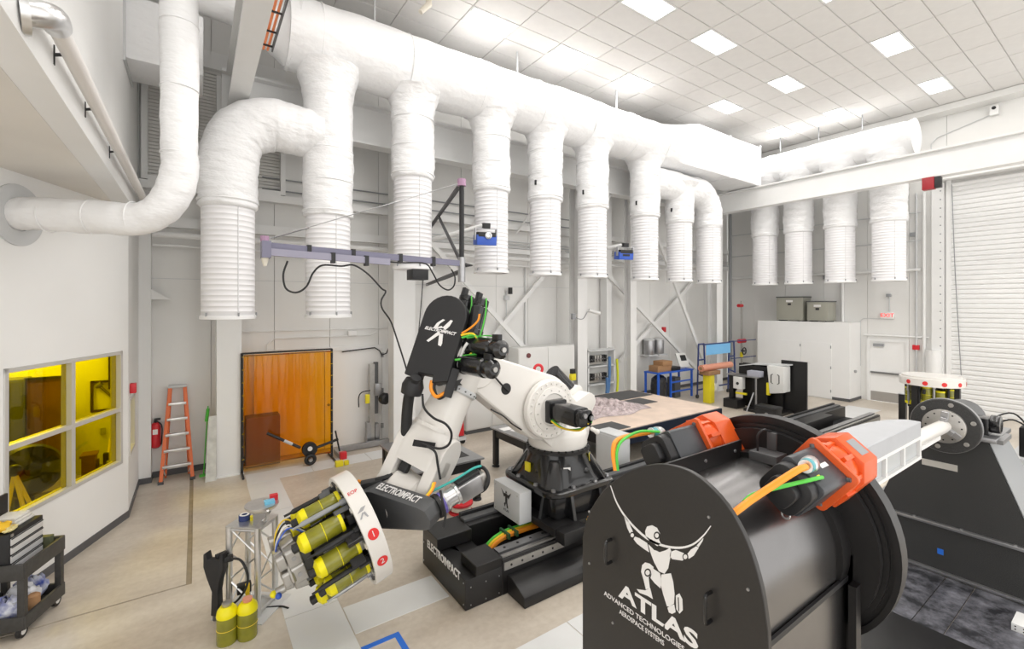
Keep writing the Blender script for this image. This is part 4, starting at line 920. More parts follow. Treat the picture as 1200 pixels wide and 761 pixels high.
# logo box on the carriage
lbx = MB().box(3.5, 3.70, 4.87, 5.5, .53, .95).build('control_box', GREYP, rob, bevel=.012)
for y in (4.92, 5.45):
    for z in (.57, .9): MB().bolts([(3.5, y, z)], (-1, 0, 0), .010, .005).build('bolt', STEEL, lbx)
FGM = frame((3.497, 5.18, .76), (0, -1, 0), (0, 0, 1))
fg = MB()
for poly in ([(-.12, .13), (-.05, .03), (-.02, .05), (-.02, -.03), (.03, -.03), (.03, .05), (.06, .03), (.12, .13), (.05, .08), (.02, .09), (-.02, .09), (-.05, .08)], [(-.02, .1), (.0, .13), (.025, .1)], [(-.02, -.03), (-.05, -.06), (-.03, -.10), (.0, -.04)], [(.0, -.03), (.03, -.03), (.05, -.10), (.02, -.10)]): fg.prism(poly, 0, .002, FGM)
fg.build('figure_emblem', LOGOK, lbx)
text('lettering', 'ATLAS', .045, FGM @ Matrix.Translation((0, -.14, 0)), LOGOK, lbx, .001)
dv = MB().box(3.75, 4.15, 4.26, 4.44, .44, .60).build('drive_bracket', BLACK, rob, bevel=.01); bx('rail_carriage', BLUE, 3.92, 4.12, 4.40, 4.46, .43, .56, dv)
MB().tube([(4.3, 4.42, .60), (4.42, 4.25, .58), (4.45, 4.15, .42), (4.3, 4.1, .36), (4.15, 4.1, .36)], .02, 8).build('cable', ORC, rob); MB().tube([(4.28, 4.42, .58), (4.38, 4.25, .55), (4.41, 4.16, .42), (4.28, 4.1, .33)], .012, 8).build('cable', YELC, rob)
sj = tag(MB().box(4.0, 4.55, 4.0, 4.14, .18, .40).build('drive_box', mat('blue grey box', (.16, .18, .19), .4), bevel=.012), 'blue grey terminal box hanging on the side of the robot track', 'box')
# ================================================================ END EFFECTOR ON THE ROBOT
def end_effector(root, C, d, up, ncan=9, hand=True, front_only=False, simple=False, R0=.60):
    """ring of fastening tools: frame z points out of the tool side."""
    EM = frame(C, None, None, None) if False else frame(C, Vector(up).cross(Vector(d)), None, d)
    def P(x, y, z): return EM @ Vector((x, y, z))
    V3 = EM.to_3x3()
    k = R0 / .60
    MB().ringwall(.60 * k, .555 * k, -.10, .08, EM, 48).build('ring_band', ROBW, root, bevel=.006, seg=1)
    MB().ringwall(.555 * k, .44 * k, .02, .07, EM, 48).build('ring_flange', BLACKM, root)
    MB().lathe([(.55 * k, -.08), (.55 * k, -.03)], EM, 40).build('back_plate', BLACK, root)
    core = MB().lathe([(.20, -.03), (.20, .18), (.15, .22), (.15, .48), (.11, .5)], EM, 24).build('core', BLACKM, root)
    rnd = random.Random(5)
    for i in range(ncan):
        a = 2 * math.pi * i / ncan + .12; c, s = math.cos(a), math.sin(a); rr = .40 * k
        M = EM @ Matrix.Translation((rr * c, rr * s, 0))
        dz = (.0, .05, -.03)[i % 3]
        can = MB().lathe([(.088, .14 + dz), (.094, .15 + dz), (.094, .46 + dz), (.088, .47 + dz)], M, 18).build('canister', YELCAN, root)
        MB().lathe([(.095, .46 + dz), (.097, .475 + dz), (.09, .52 + dz), (.045, .55 + dz)], M, 18).build('canister_cap', YELCAP, can)
        MB().lathe([(.095, .12 + dz), (.097, .14 + dz), (.095, .155 + dz)], M, 18).build('canister_cap', YELCAP, can)
        MB().torus(M @ Matrix.Translation((0, 0, .31 + dz)), .094, .004, 18, 4).build('canister_seam', YELCAP, can)
        MB().lathe([(.045, .55 + dz), (.045, .60 + dz), (.02, .61 + dz)], M, 10).build('nozzle', BLACKM, can)
        MB().prism(rrect(.12, .10, .01), -.02, .13, M).build('tool_block', (STEEL, BLACKM, CRM)[i % 3], root, bevel=.006, seg=1)
        # slim tool between the canisters
        a2 = a + math.pi / ncan; c2, s2 = math.cos(a2), math.sin(a2); q = .47 * k
        L = rnd.uniform(.34, .56)
        tl = MB().lathe([(.035, .05), (.035, .12), (.022, .13), (.026, L * .5), (.026, L), (.012, L + .03), (.012, L + .09)], EM @ Matrix.Translation((q * c2, q * s2, 0)), 10).build('spindle', (BLACKM, MIDG, BLACKM, GREYM)[i % 4], root)
        a3 = a + .25; M3 = EM @ Matrix.Translation((.27 * k * math.cos(a3), .27 * k * math.sin(a3), 0))
        MB().prism(rrect(.09, .07, .01), 0, .20 + .05 * (i % 3), M3).build('tool_block', BLACKM, root, bevel=.008, seg=1)
        MB().cyl(P(.27 * k * math.cos(a3), .27 * k * math.sin(a3), .2), P(.27 * k * math.cos(a3), .27 * k * math.sin(a3), .42), .025, n=8).build('spindle', (GREYM, BLACKM)[i % 2], root)
        MB().box(-.03, .03, -.03, .03, .03, .09, EM @ Matrix.Rotation(a, 4, 'Z') @ Matrix.Translation((.52 * k, 0, 0))).build('valve_block', (CRM, ALU, STEEL)[i % 3], root, bevel=.005, seg=1)
    for i in range(26):
        th, rr = rnd.uniform(0, 6.28), rnd.uniform(.24, .52) * k; z0 = rnd.uniform(.05, .16); hh = rnd.uniform(.05, .22); ww = rnd.uniform(.03, .07)
        MB().box(-ww, ww, -.025, .025, z0, z0 + hh, EM @ Matrix.Rotation(th, 4, 'Z') @ Matrix.Translation((rr, 0, 0)) @ Matrix.Rotation(rnd.uniform(-.6, .6), 4, 'Z')).build('fitting', (BLACKM, BLACKM, DARKG, BLACKG, STEEL)[i % 5], root, bevel=.006, seg=1)
    if hand:
        EMh = EM
        EM = EM @ Matrix.Translation((0, .02, .18)) @ Matrix.Diagonal((1.85, 1.85, 1.05, 1)) @ Matrix.Translation((0, 0, -.18))
        hr = MB().prism(rrect(.20, .20, .04), .50, .60, EM).build('gripper_base', DARKG, root, bevel=.01)
        for j, (x, y) in enumerate(((-.10, .0), (.10, .0), (0, .10), (0, -.10), (.09, .09), (-.09, -.09), (-.08, .09))):
            M = EM @ Matrix.Translation((x, y, .58)) @ Matrix.Rotation(.15 * (j % 3 - 1), 4, 'X')
            g = MB().prism(rrect(.075, .10, .015), 0, .12, M).prism(rrect(.06, .08, .015), .125, .20, M).build('gripper_finger', STEEL, hr, bevel=.008, seg=1)
            MB().cyl(M @ Vector((-.04, 0, .06)), M @ Vector((.04, 0, .06)), .022, n=10).build('pin', GREYM, hr)
        MB().torus(EM @ Matrix.Translation((0, -.06, .70)), .15, .022, 28, 8, .3, 3.6).build('gripper_arc', STEEL, hr)
        MB().cyl(P(0, -.1, .78), P(0, -.1, .86), .04, n=12).build('probe', STEEL, hr); MB().ball(P(0, -.1, .88), .035, 8).build('probe_tip', YELCAP, hr); MB().ball(P(.04, -.1, .85), .03, 8).build('probe_plug', BLUE, hr)
        for j in range(4): MB().tube([P(.05 - .03 * j, .12, .45), P(.02 - .04 * j, .2, .58), P(.03 - .03 * j, .17, .70), P(.0, .1, .76)], .008, 6).build('cable', (BLUE, LOGO, RUBBER, YELC)[j], root)
        EM = EMh
    return EM
ee = thing('drilling_end_effector', 'round multi tool end effector with yellow canisters on the robot wrist', 'tool head', aT(420, 620, 4.95))
EC = aT(420, 617, 4.95); ED = Vector((-.955, -.03, -.295)).normalized()
EM = end_effector(ee, EC, ED, (0, 0, 1))
# printed marks on the white band
for ang, what in ((16, '1'), (-13, '2')):
    a = math.radians(ang)
    # local x is up cross d (towards +/-Y); pick the side that faces the camera
    sgn = -1 if (EM.to_3x3() @ Vector((1, 0, 0))).y > 0 else 1
    nrm = Vector((sgn * math.cos(a), math.sin(a), 0)); wn = EM.to_3x3() @ nrm
    M = frame(EM @ (nrm * .6012 + Vector((0, 0, -.01))), None, EM.to_3x3() @ Vector((-sgn * math.sin(a), math.cos(a), 0)) , wn)
    dsk = MB().lathe([(.055, 0), (.055, .002)], M, 22).build('red_dot', REDP, ee); text('numeral', what, .085, M @ Matrix.Translation((0, 0, .003)), LOGO, dsk, .001)
a = math.radians(57); sgn = -1 if (EM.to_3x3() @ Vector((1, 0, 0))).y > 0 else 1
nrm = Vector((sgn * math.cos(a), math.sin(a), 0))
M = frame(EM @ (nrm * .6012), None, EM.to_3x3() @ Vector((-sgn * math.sin(a), math.cos(a), 0)), EM.to_3x3() @ nrm)
text('lettering', 'EOP', .055, M @ Matrix.Translation((0, .04, .001)), REDP, ee, .001)
a = math.radians(38); nrm = Vector((sgn * math.cos(a), math.sin(a), 0)); M = frame(EM @ (nrm * .6012), None, EM.to_3x3() @ Vector((-sgn * math.sin(a), math.cos(a), 0)), EM.to_3x3() @ nrm)
e3 = MB()
for poly in ([(-.05, .01), (.0, .05), (.05, .05), (.01, .015)], [(.0, -.01), (.02, -.06), (.035, -.06), (.02, .0)], [(-.05, -.05), (-.035, -.055), (.01, .0), (-.01, .0)]): e3.prism(poly, 0, .002, M)
e3.build('winged_emblem', GREYM, ee)
# black offset arm behind the ring and its spindle motor
wa, wb_ = aT(447, 596, 5.05), aT(499, 607, 4.72)
OM = frame(wa, wb_ - wa, None, -ED)
OL = (wb_ - wa).length
arm = MB().prism([(-.28, -.20), (-.05, -.23), (OL - .05, -.14), (OL + .05, -.11), (OL + .09, 0), (OL + .05, .11), (OL - .05, .14), (-.05, .25), (-.28, .22)], -.04, .16, OM).build('offset_arm', DARKG, ee, bevel=.02)
# lettering on the upper edge of the arm
upn = OM.to_3x3() @ Vector((0, 1, 0)); 
if upn.z < 0: upn = -upn
ysg = 1 if (OM.to_3x3() @ Vector((0, 1, 0))).z > 0 else -1
e0_, e1_ = OM @ Vector((-.05, ysg * .25, .055)), OM @ Vector((OL - .05, ysg * .14, .055))
TM = frame((e0_ + e1_) / 2, e1_ - e0_, None, upn); TM.translation = (e0_ + e1_) / 2 + (TM.to_3x3() @ Vector((0, 0, .004)))
if (TM.to_3x3() @ Vector((1, 0, 0))).dot(Vector((CA, -SA, 0))) < 0: TM = TM @ Matrix.Rotation(math.pi, 4, 'Z')
text('lettering', 'ELECTROIMPACT', .13, TM, LOGO, arm, .001, sx=.58, offset=.003)
bkp = OM @ Vector((OL + .0, 0, .17)); mdir = -ED
MB().lathe([(.13, 0), (.13, .04)], axis_frame(bkp, bkp + mdir), 24).build('flange_plate', BLACK, ee)
sm = MB().lathe([(.10, .04), (.10, .10), (.115, .10), (.115, .13), (.095, .13), (.095, .24), (.11, .24), (.11, .27)], axis_frame(bkp, bkp + mdir), 24).build('spindle_housing', ALU, ee)
MB().ringwall(.118, .098, .055, .085, axis_frame(bkp, bkp + mdir), 28).build('violet_band', PURR, sm)
mb0 = frame(bkp + mdir * .27, Vector((0, 1, 0)), None, mdir)
mo = MB().prism(rrect(.20, .20, .02), 0, .28, mb0).build('spindle_motor', GREYM, ee, bevel=.006); MB().prism(rrect(.12, .05, .01), .02, .30, mb0 @ Matrix.Translation((0, .11, 0))).build('connector_rail', BLACKM, mo)
MB().prism(rrect(.18, .18, .03), .28, .35, mb0).build('motor_cap', STEEL, mo, bevel=.01)
lm = bkp + mdir * .58
MB().torus(frame(lm, (.3, -1, 0), (.3, 0, 1)), .13, .022, 28, 8).build('cable_loop', RUBBER, ee)
MB().tube([bkp + mdir * .1 + Vector((-.1, .1, .1)), bkp + mdir * .25 + Vector((-.02, 0, .16)), bkp + mdir * .5 + Vector((-.02, .0, .16)), bkp + mdir * .6 + Vector((0, 0, .14))], .014, 8).build('cable', mat('teal cable', (.05, .42, .38), .5), ee)
MB().tube([wa + Vector((.05, -.1, .12)), aT(475, 594, 4.85), aT(490, 591, 4.82), aT(505, 577, 4.9), aT(510, 566, 5.0)], .014, 8).build('cable', ORC, ee); MB().tube([wa + Vector((.05, -.08, .12)), aT(475, 592, 4.87), aT(491, 589, 4.84), aT(504, 576, 4.9), aT(508, 566, 5.0)], .012, 8).build('cable', YELC, ee)
MB().tube([aT(516, 575, 4.7), aT(519, 590, 4.68), aT(522, 605, 4.68), aT(519, 618, 4.66)], .014, 8).build('cable', RUBBER, ee)
MB().cyl(aT(470, 583, 5.2), wa, .14, .13, 20).build('wrist_adapter', ROBW, ee)
MB().box(-.12, .12, -.06, .06, -.05, .05, frame(aT(436, 568, 5.2), (1, -.3, .1), (0, 1, 0))).build('cable_tray', BLACKM, ee, bevel=.01)
MB().tube([aT(420, 564, 5.25), aT(428, 567, 5.2), aT(438, 566, 5.2), aT(447, 560, 5.25)], .02, 8).build('cable', ORC, ee); MB().tube([aT(440, 563, 5.2), aT(452, 560, 5.22), aT(460, 556, 5.25)], .03, 8).build('cable', RUBBER, ee)

# ================================================================ BLACK DRUM WITH MOTORS (ROTATOR)
DX0, DX1, DYc, DZc = 2.05, 3.27, 1.57, 1.95
drm = thing('rotator_drum', 'big black drum housing with a round logo plate and two orange gear motors', 'machine', (DX0, DYc, 0))
def arch(R, zb, n=40): return [(DYc + R, zb)] + [(DYc + R * math.cos(math.pi * i / n), DZc + R * math.sin(math.pi * i / n)) for i in range(n + 1)] + [(DYc - R, zb)]
PO = [(2.155, .12), (2.155, 1.6)] + [tuple(p[:2]) for p in smooth_path([Vector((a, b, 0)) for a, b in ((2.155, 1.944), (2.10, 2.115), (1.96, 2.32), (1.785, 2.475), (1.61, 2.572), (1.45, 2.606), (1.32, 2.588), (1.185, 2.505), (1.085, 2.372), (1.022, 2.196), (.994, 2.02))], 4)] + [(.985, 1.75), (.985, .12)]
fp = MB().prism(PO, DX0, DX0 + .03, YZ(0)).build('front_plate', DRUMB, drm, bevel=.003, seg=1)
body = MB().prism(arch(.455, .12), DX0 + .03, DX1, YZ(0)).build('drum_body', DRUMC, drm, angle=30)
for s in (-1, 1): bx('side_panel', DRUMC, DX0 + .03, DX1, DYc + s * .455 - .012, DYc + s * .455 + .012, .12, 1.80, drm)
for s in (-1, 1): bx('seam_strip', BLACKM, DX0 + .03, DX1, DYc + s * .47 - .008, DYc + s * .47 + .008, 1.79, 1.82, drm)
MB().prism(hull((0, 0, .635), (0, 0, .635)), 0, .04, frame((DX1 - .05, DYc, DZc), (0, 1, 0), None, (1, 0, 0))).build('inner_flange', BLACK, drm)
bigd = MB().lathe([(.60, 0), (.66, .0), (.66, .03), (.685, .03), (.685, .015), (.715, .015), (.715, .11), (.5, .11)], frame((DX1, DYc, DZc), (0, 1, 0), None, (1, 0, 0)), 64).build('face_disc', BLACK, drm, angle=30)
MB().ringwall(.49, .45, DX1 - .16, DX1 - .05, frame((0, DYc, DZc), (0, 1, 0), None, (1, 0, 0)), 48).build('collar', BLACK, drm)
for s in (-1, 1): MB().box(DX1 - .12, DX1 - .05, DYc + s * .52 - .02, DYc + s * .52 + .02, .12, 1.80).build('support_rib', BLACK, drm)
MB().box(DX1 - .05, DX1 - .02, DYc - .50, DYc + .50, .12, DZc).build('rear_plate', BLACK, drm)
MB().box(1.85, 6.2, .62, 2.5, .0, .12).build('base_plinth', BLACK, drm, bevel=.01)
for cx, cy in ((127, 75), (37, 207), (37, 415), (520, 228), (678, 520), (132, 655)):
    MB().bolts([aX(680 + cx / 3.443, 540 + cy / 3.443, DX0)], (-1, 0, 0), .008, .006, 8).build('screw', GREYM, fp)
for cx, z0, z1 in ((126, 318, 408), (529, 530, 645)):
    a_, b_ = aX(680 + cx / 3.443, 540 + z0 / 3.443, DX0), aX(680 + cx / 3.443, 540 + z1 / 3.443, DX0)
    if cx < 300: h0, h1 = a_, b_
    else: h0, h1 = a_, b_
    w_ = .03
    o_ = Vector((-.05, 0, 0)); MB().tube([h0 + Vector((0, 0, .0)), h0 + o_ * .8, h0 + o_ + Vector((0, 0, -.02)), h1 + o_ + Vector((0, 0, .02)), h1 + o_ * .8, h1], .009, 8, k=4).build('handle', BLACKG, fp)
# logo figure and lettering, measured on the plate plane
def lg(c, off=.001): 
    p = aX(680 + c[0] / 3.443, 540 + c[1] / 3.443, DX0); p.x = DX0 - off; return p
def inkpoly(mb, pts, off=.0012, th=.0008):
    n = len(pts); f = [lg(c, off) for c in pts]; b = [p + Vector((th + .0005, 0, 0)) for p in f]
    mb.add(f + b, [tuple(range(n)), tuple(range(2 * n - 1, n - 1, -1))] + [(i, (i + 1) % n, n + (i + 1) % n, n + i) for i in range(n)])
ink = MB()
for poly in ([(262, 285), (270, 266), (290, 261), (310, 272), (322, 295), (318, 320), (325, 335), (312, 346), (298, 335), (280, 325), (265, 306)],
             [(176, 222), (190, 236), (213, 288), (220, 300), (206, 306), (190, 272)], [(219, 306), (238, 313), (270, 333), (278, 370), (262, 360), (230, 336), (216, 318)],
             [(275, 338), (296, 358), (320, 370), (345, 362), (362, 352), (368, 368), (355, 435), (340, 457), (318, 447), (298, 410), (284, 372)],
             [(366, 368), (385, 361), (418, 374), (432, 388), (412, 404), (372, 398), (361, 386)], [(433, 376), (446, 360), (468, 346), (478, 352), (458, 384), (438, 397)], [(470, 343), (497, 312), (494, 325), (478, 350)],
             [(250, 422), (262, 411), (280, 416), (296, 430), (292, 450), (276, 472), (281, 515), (265, 520), (256, 482), (246, 448)], [(294, 436), (322, 455), (328, 482), (324, 516), (300, 494), (284, 474)],
             [(228, 519), (262, 524), (282, 514), (293, 559), (272, 546), (240, 534)], [(328, 460), (366, 455), (375, 490), (381, 540), (378, 578), (360, 590), (350, 588), (335, 540), (325, 500)],
             [(352, 594), (379, 580), (385, 612), (371, 619), (358, 613)], [(386, 545), (400, 536), (412, 560), (414, 604), (401, 618), (388, 600)]): inkpoly(ink, poly)
arcp = smooth_path([Vector((x, y, 0)) for x, y in ((122, 101), (150, 175), (195, 243), (262, 308), (330, 342), (400, 352), (455, 338), (498, 302), (527, 264))], 5)
L_ = len(arcp)
for i in range(L_ - 1):
    d_ = (arcp[i + 1] - arcp[i]).normalized(); nn = Vector((-d_.y, d_.x, 0))
    w0 = 1.5 + 3.2 * math.sin(math.pi * i / L_); w1 = 1.5 + 3.2 * math.sin(math.pi * (i + 1) / L_)
    inkpoly(ink, [(arcp[i] + nn * w0)[:2], (arcp[i + 1] + nn * w1)[:2], (arcp[i + 1] - nn * w1)[:2], (arcp[i] - nn * w0)[:2]])
fig = ink.build('figure_emblem', LOGO, fp, smooth=False)
dk_ = MB()
def inkring(mb, c, r0, off): inkpoly(mb, [(c[0] + r0 * math.cos(i * math.pi / 8) * .85, c[1] + r0 * math.sin(i * math.pi / 8) * 1.05) for i in range(16)], off)
for c, r in (((310, 302), 15), ((211, 301), 13), ((425, 388), 14), ((273, 452), 16)): inkring(dk_, c, r, .0022)
inkpoly(dk_, [(285, 345), (300, 352), (320, 360), (345, 350), (348, 356), (322, 368), (298, 360)], .0022); inkpoly(dk_, [(394, 552), (398, 552), (400, 608), (396, 608)], .0022)
dk_.build('emblem_joint_lines', DRUMB, fig, smooth=False)
for c, r in (((310, 302), 9), ((211, 301), 8), ((425, 388), 9), ((273, 452), 10)):
    lt = MB(); inkring(lt, c, r, .0030); lt.build('emblem_joint_dot', LOGO, fig, smooth=False)
def plate_text(body, cy, cz, size, sx, off=.0): text('lettering', body, size, frame((DX0 - .0015, cy, cz), (0, -1, 0), (0, 0, 1)), LOGO, fp, .0006, sx=sx, offset=off)
plate_text('ATLAS', 1.585, 1.765, .118, 1.5, .004)
plate_text('ADVANCED TECHNOLOGIES', 1.685, 1.685, .038, 1.12, .0004); plate_text('AEROSPACE SYSTEMS', 1.685, 1.640, .038, .86, .0004)
# gear motors on the rim
def gear_motor(oy, oz, tilt, sc=1.0):
    c = Vector((0, DYc + oy, DZc + oz)); rad = Vector((0, -math.sin(tilt), math.cos(tilt)))
    M = frame(Vector((DX1 - .03, c.y, c.z)), rad.cross(Vector((-1, 0, 0))), None, (-1, 0, 0))     # z towards the viewer (-X)
    # local y follows the radial direction
    if (M.to_3x3() @ Vector((0, 1, 0))).dot(rad) < 0: M = M @ Matrix.Rotation(math.pi, 4, 'Z')
    M = M @ Matrix.Diagonal((sc, sc, 1, 1))
    g = MB().prism([(-.16, -.16), (.16, -.16), (.16, .08), (.09, .17), (-.09, .17), (-.16, .08)], 0, .20, M).build('gearbox', ORANGE, drm, bevel=.012)
    MB().lathe([(.15, .20), (.155, .24), (.14, .30), (.125, .33)], M, 26).build('gear_bell', ORANGE, g)
    for i in range(9):
        th = i * 2 * math.pi / 9; MB().box(.10, .165, -.012, .012, .20, .31, M @ Matrix.Rotation(th, 4, 'Z')).build('fin', ORANGE, g)
    MB().prism(rrect(.30, .30, .03), .33, .36, M).build('adapter', ORANGE, g, bevel=.005)
    MB().box(-.05, .05, .165, .172, .04, .14, M).build('nameplate', MIDG, g)
    m = MB().prism(rrect(.235, .235, .03), .36, .66, M).build('servo_motor', MOTG, drm, bevel=.008)
    for sx_ in (-1, 1):
        for sy_ in (-1, 1): MB().bolts([M @ Vector((sx_ * .098, sy_ * .098, .37))], M.to_3x3() @ Vector((sx_, sy_, 0)), .014, .03, 8).build('bolt', DARKG, m)
    bc_ = MB().prism(convex(rrect(.22, .22, .06)), .66, .74, M).prism(rrect(.14, .14, .04), .74, .80, M).build('brake_cap', BLACKM, m, bevel=.01)
    MB().torus(M @ Matrix.Translation((.08, -.12, .70)), .02, .005, 12, 6).build('ring', ALU, m)
    MB().box(-.012, .012, .118, .12, .42, .50, M).build('sticker', LOGO, m); MB().box(.03, .05, .118, .12, .58, .61, M).build('warning_sticker', YEL, m)
    cn = MB().lathe([(.035, 0), (.042, .02), (.042, .06), (.034, .065), (.034, .12)], axis_frame(M @ Vector((-.03, .13, .56)), M @ Vector((-.02, .15, .70))), 16).build('connector', ALU, m)
    MB().ringwall(.036, .03, .07, .11, axis_frame(M @ Vector((-.03, .13, .56)), M @ Vector((-.02, .15, .70))), 16).build('connector_band', mat('teal print', (.12, .42, .47), .5), cn)
    return M, m
M2, mm2 = gear_motor(-.44, .54, math.radians(38))
M1, mm1 = gear_motor(.36, .51, math.radians(-32), .96)
c2 = M2 @ Vector((-.018, .153, .69))
MB().tube([c2, M2 @ Vector((-.02, .15, .80)), aX(885, 583, 2.25), aX(866, 597, 2.15), aX(850, 609, 2.085)], .017, 10).build('power_cable', ORC, drm)
MB().tube([M2 @ Vector((.05, .13, .60)), M2 @ Vector((.04, .14, .72)), aX(888, 578, 2.3), aX(872, 588, 2.2)], .010, 8).build('signal_cable', GRC, drm)
c1 = M1 @ Vector((-.02, .152, .69))
MB().tube([c1, M1 @ Vector((-.03, .16, .80)), aX(724, 516, 2.20), aX(719, 530, 2.12), aX(722, 552, 2.10)], .017, 10).build('power_cable', ORC, drm)
MB().tube([M1 @ Vector((.04, .13, .66)), M1 @ Vector((.0, .17, .80)), aX(730, 516, 2.20), aX(723, 530, 2.12), aX(724, 552, 2.10)], .009, 8).build('signal_cable', GRC, drm)
rl = MB().box(2.12, 3.14, 1.70, 1.715, 2.37, 2.50).box(2.12, 3.14, 1.62, 1.70, 2.37, 2.385).build('top_angle_rail', BLACK, drm)
for x in (2.3, 2.7, 3.05): MB().bolts([(x, 1.70, 2.44)], (0, -1, 0), .012, .008).build('bolt', GREYM, rl)
bk2 = MB().box(3.08, 3.24, 1.44, 1.62, 2.40, 2.46).box(3.2, 3.24, 1.5, 1.56, 2.46, 2.58).build('sensor_bracket', DARKG, drm, bevel=.005)
MB().tube([(3.12, 1.58, 2.46), (3.12, 1.58, 2.56), (3.16, 1.56, 2.60), (3.22, 1.54, 2.58)], .008, 6).build('sensor_cable', BLACKM, drm)
# ================================================================ HEADSTOCK, CHUCK AND MANDREL
HX = 7.8
hs = thing('headstock', 'black speckled headstock pyramid carrying a round chuck plate', 'machine', (HX, DYc, 0))
MB().box(HX, 9.1, DYc - .85, DYc + .85, .05, .64).build('base_box', GRAN, hs, bevel=.008, seg=1)
for z in (.04, .64): bx('base_flange', GREYM, HX - .05, 9.15, DYc - .9, DYc + .9, z - .02, z + .02, hs, .004)  # grey metal colour puts in the highlight lines along the ledges
for y in (1.0, 1.45, 1.9): MB().bolts([(HX - .03, y, .66)], (0, 0, 1), .018, .015).build('bolt', GREYM, hs)
def hr_(x0, x1, w, z): return [(x0, DYc - w, z), (x1, DYc - w, z), (x1, DYc + w, z), (x0, DYc + w, z)]
MB().loft([hr_(HX, 9.05, .74, .66), hr_(HX, 8.6, .33, 1.84)]).build('pyramid', GRAN, hs)
MB().add([(HX + .01, DYc - .745, .66), (9.05, DYc - .745, .66), (8.6, DYc - .335, 1.84), (HX + .01, DYc - .335, 1.84), (HX + .01, DYc - .755, .66), (9.05, DYc - .755, .66), (8.6, DYc - .345, 1.84), (HX + .01, DYc - .345, 1.84)], [(0, 1, 2, 3), (4, 5, 6, 7), (0, 1, 5, 4), (1, 2, 6, 5), (2, 3, 7, 6), (3, 0, 4, 7)]).build('lit_side_face', MIDG, hs)  # lighter grey sheet paints in the light falling on this sloping side
bx('top_plate', GREYM, HX - .05, 8.65, DYc - .42, DYc + .42, 1.80, 1.85, hs, .005)
pl = bx('rating_plate', mat('engraved plate', (.62, .60, .56), .4, metal=.4), HX - .006, HX - .001, 1.49, 1.83, 1.36, 1.44, hs)
bx('blue_tape', TAPE, HX - .004, HX - .001, 1.62, 1.68, .26, .33, hs)
CHM = frame((7.60, DYc, DZc), (0, 1, 0), None, (-1, 0, 0))
fpl = MB().lathe([(.325, -.09), (.33, -.08), (.33, .0), (.32, .01), (.21, .012)], CHM, 48).build('face_plate', GRAN, hs, angle=30)
MB().ringwall(.334, .322, -.06, -.005, CHM, 48).build('rim_band', GREYM, fpl)
for i in range(6):
    th = i * math.pi / 3 + .3; MB().lathe([(.026, .01), (.026, .02), (.014, .022), (.014, .012)], CHM @ Matrix.Translation((.27 * math.cos(th), .27 * math.sin(th), 0)), 14).build('mounting_bolt', STEEL, fpl)
chk = MB().lathe([(.205, .01), (.205, .05), (.195, .055)], CHM, 40).build('chuck', STEEL, hs)
for i in range(3):
    MB().box(.07, .19, -.035, .035, .055, .09, CHM @ Matrix.Rotation(i * 2.094 + .4, 4, 'Z')).box(.07, .12, -.03, .03, .09, .13, CHM @ Matrix.Rotation(i * 2.094 + .4, 4, 'Z')).build('jaw', GREYM, chk, bevel=.005, seg=1)
for i in range(12):
    th = i * math.pi / 6; MB().cyl(CHM @ Vector((.165 * math.cos(th), .165 * math.sin(th), .05)), CHM @ Vector((.165 * math.cos(th), .165 * math.sin(th), .058)), .010, n=6).build('bolt_hole', BLACKM, chk)
MB().cyl((7.68, DYc, DZc), (8.5, DYc, DZc), .22, n=30).build('bearing_housing', DARKG, hs)
MB().cyl((8.05, 1.24, DZc + .03), (8.05, 1.15, DZc + .03), .11, n=20).box(7.93, 8.17, 1.24, 1.42, 1.83, 2.05).build('drive_motor', BLACKG, hs, bevel=.01)
bx('motor_mount', GREYM, 7.8, 8.3, 1.1, 1.3, 1.79, 1.84, hs)
md = thing('mandrel', 'pale grey mandrel box with four recesses on a white shaft held in the chuck', 'workpiece', (5.5, DYc, DZc))
DYF = 1.52
do = [(4.3, DYF), (6.45, DYF), (6.45, 1.64)] + [(5.35 + 1.1 * math.cos(t) * .98, 1.62 + .26 * math.sin(t)) for t in [math.pi * i / 16 for i in range(1, 16)]] + [(4.3, 1.64)]
MDG = mat('pale grey primer', (.47, .48, .50), .5, var=.05, vscale=6)
MB().prism(do, 2.02, 2.18, XY()).build('upper_shell', MDG, md, bevel=.006, seg=1)
MB().prism([(4.3, DYF + .05), (6.45, DYF + .05), (6.45, 1.72), (4.3, 1.72)], 1.79, 2.02, XY()).build('recess_back', MDG, md)
for i in range(5):
    x = 4.32 + i * .525; bx('web', LOGO, x, x + .04, DYF, DYF + .06, 1.81, 2.0, md)
for z in (1.78, 1.995): bx('flange', LOGO, 4.3, 6.45, DYF - .005, DYF + .07, z, z + .03, md)
for i in range(4):
    x = 4.36 + i * .525; bx('panel', mat('glassy grey panel', (.50, .52, .53), .25), x, x + .48, DYF + .03, DYF + .045, 1.81, 1.995, md)
MB().cyl((6.45, DYc + .03, DZc + .0), (7.56, DYc, DZc), .075, n=24).build('shaft', ROBW, md)
MB().cyl((3.38, DYc + .03, DZc + .02), (4.3, DYc + .03, DZc + .02), .09, n=24).build('shaft', ROBW, md)
bx('shaft_bracket', LOGO, 6.45, 7.2, DYF + .0, DYF + .03, 1.86, 1.90, md)
# scuffed steel floor plates between drum and headstock
for i, (a, b) in enumerate(((.0, 1.32), (1.33, 1.58), (1.59, 3.1))): MB().box(6.25, 7.74, a, b, 0, .02).build('steel_floor_plate', SCUFF, floor)
MB().box(9.2, 12, -.8, 1.5, 0, .01).build('steel_floor_plate', PLATE, floor)
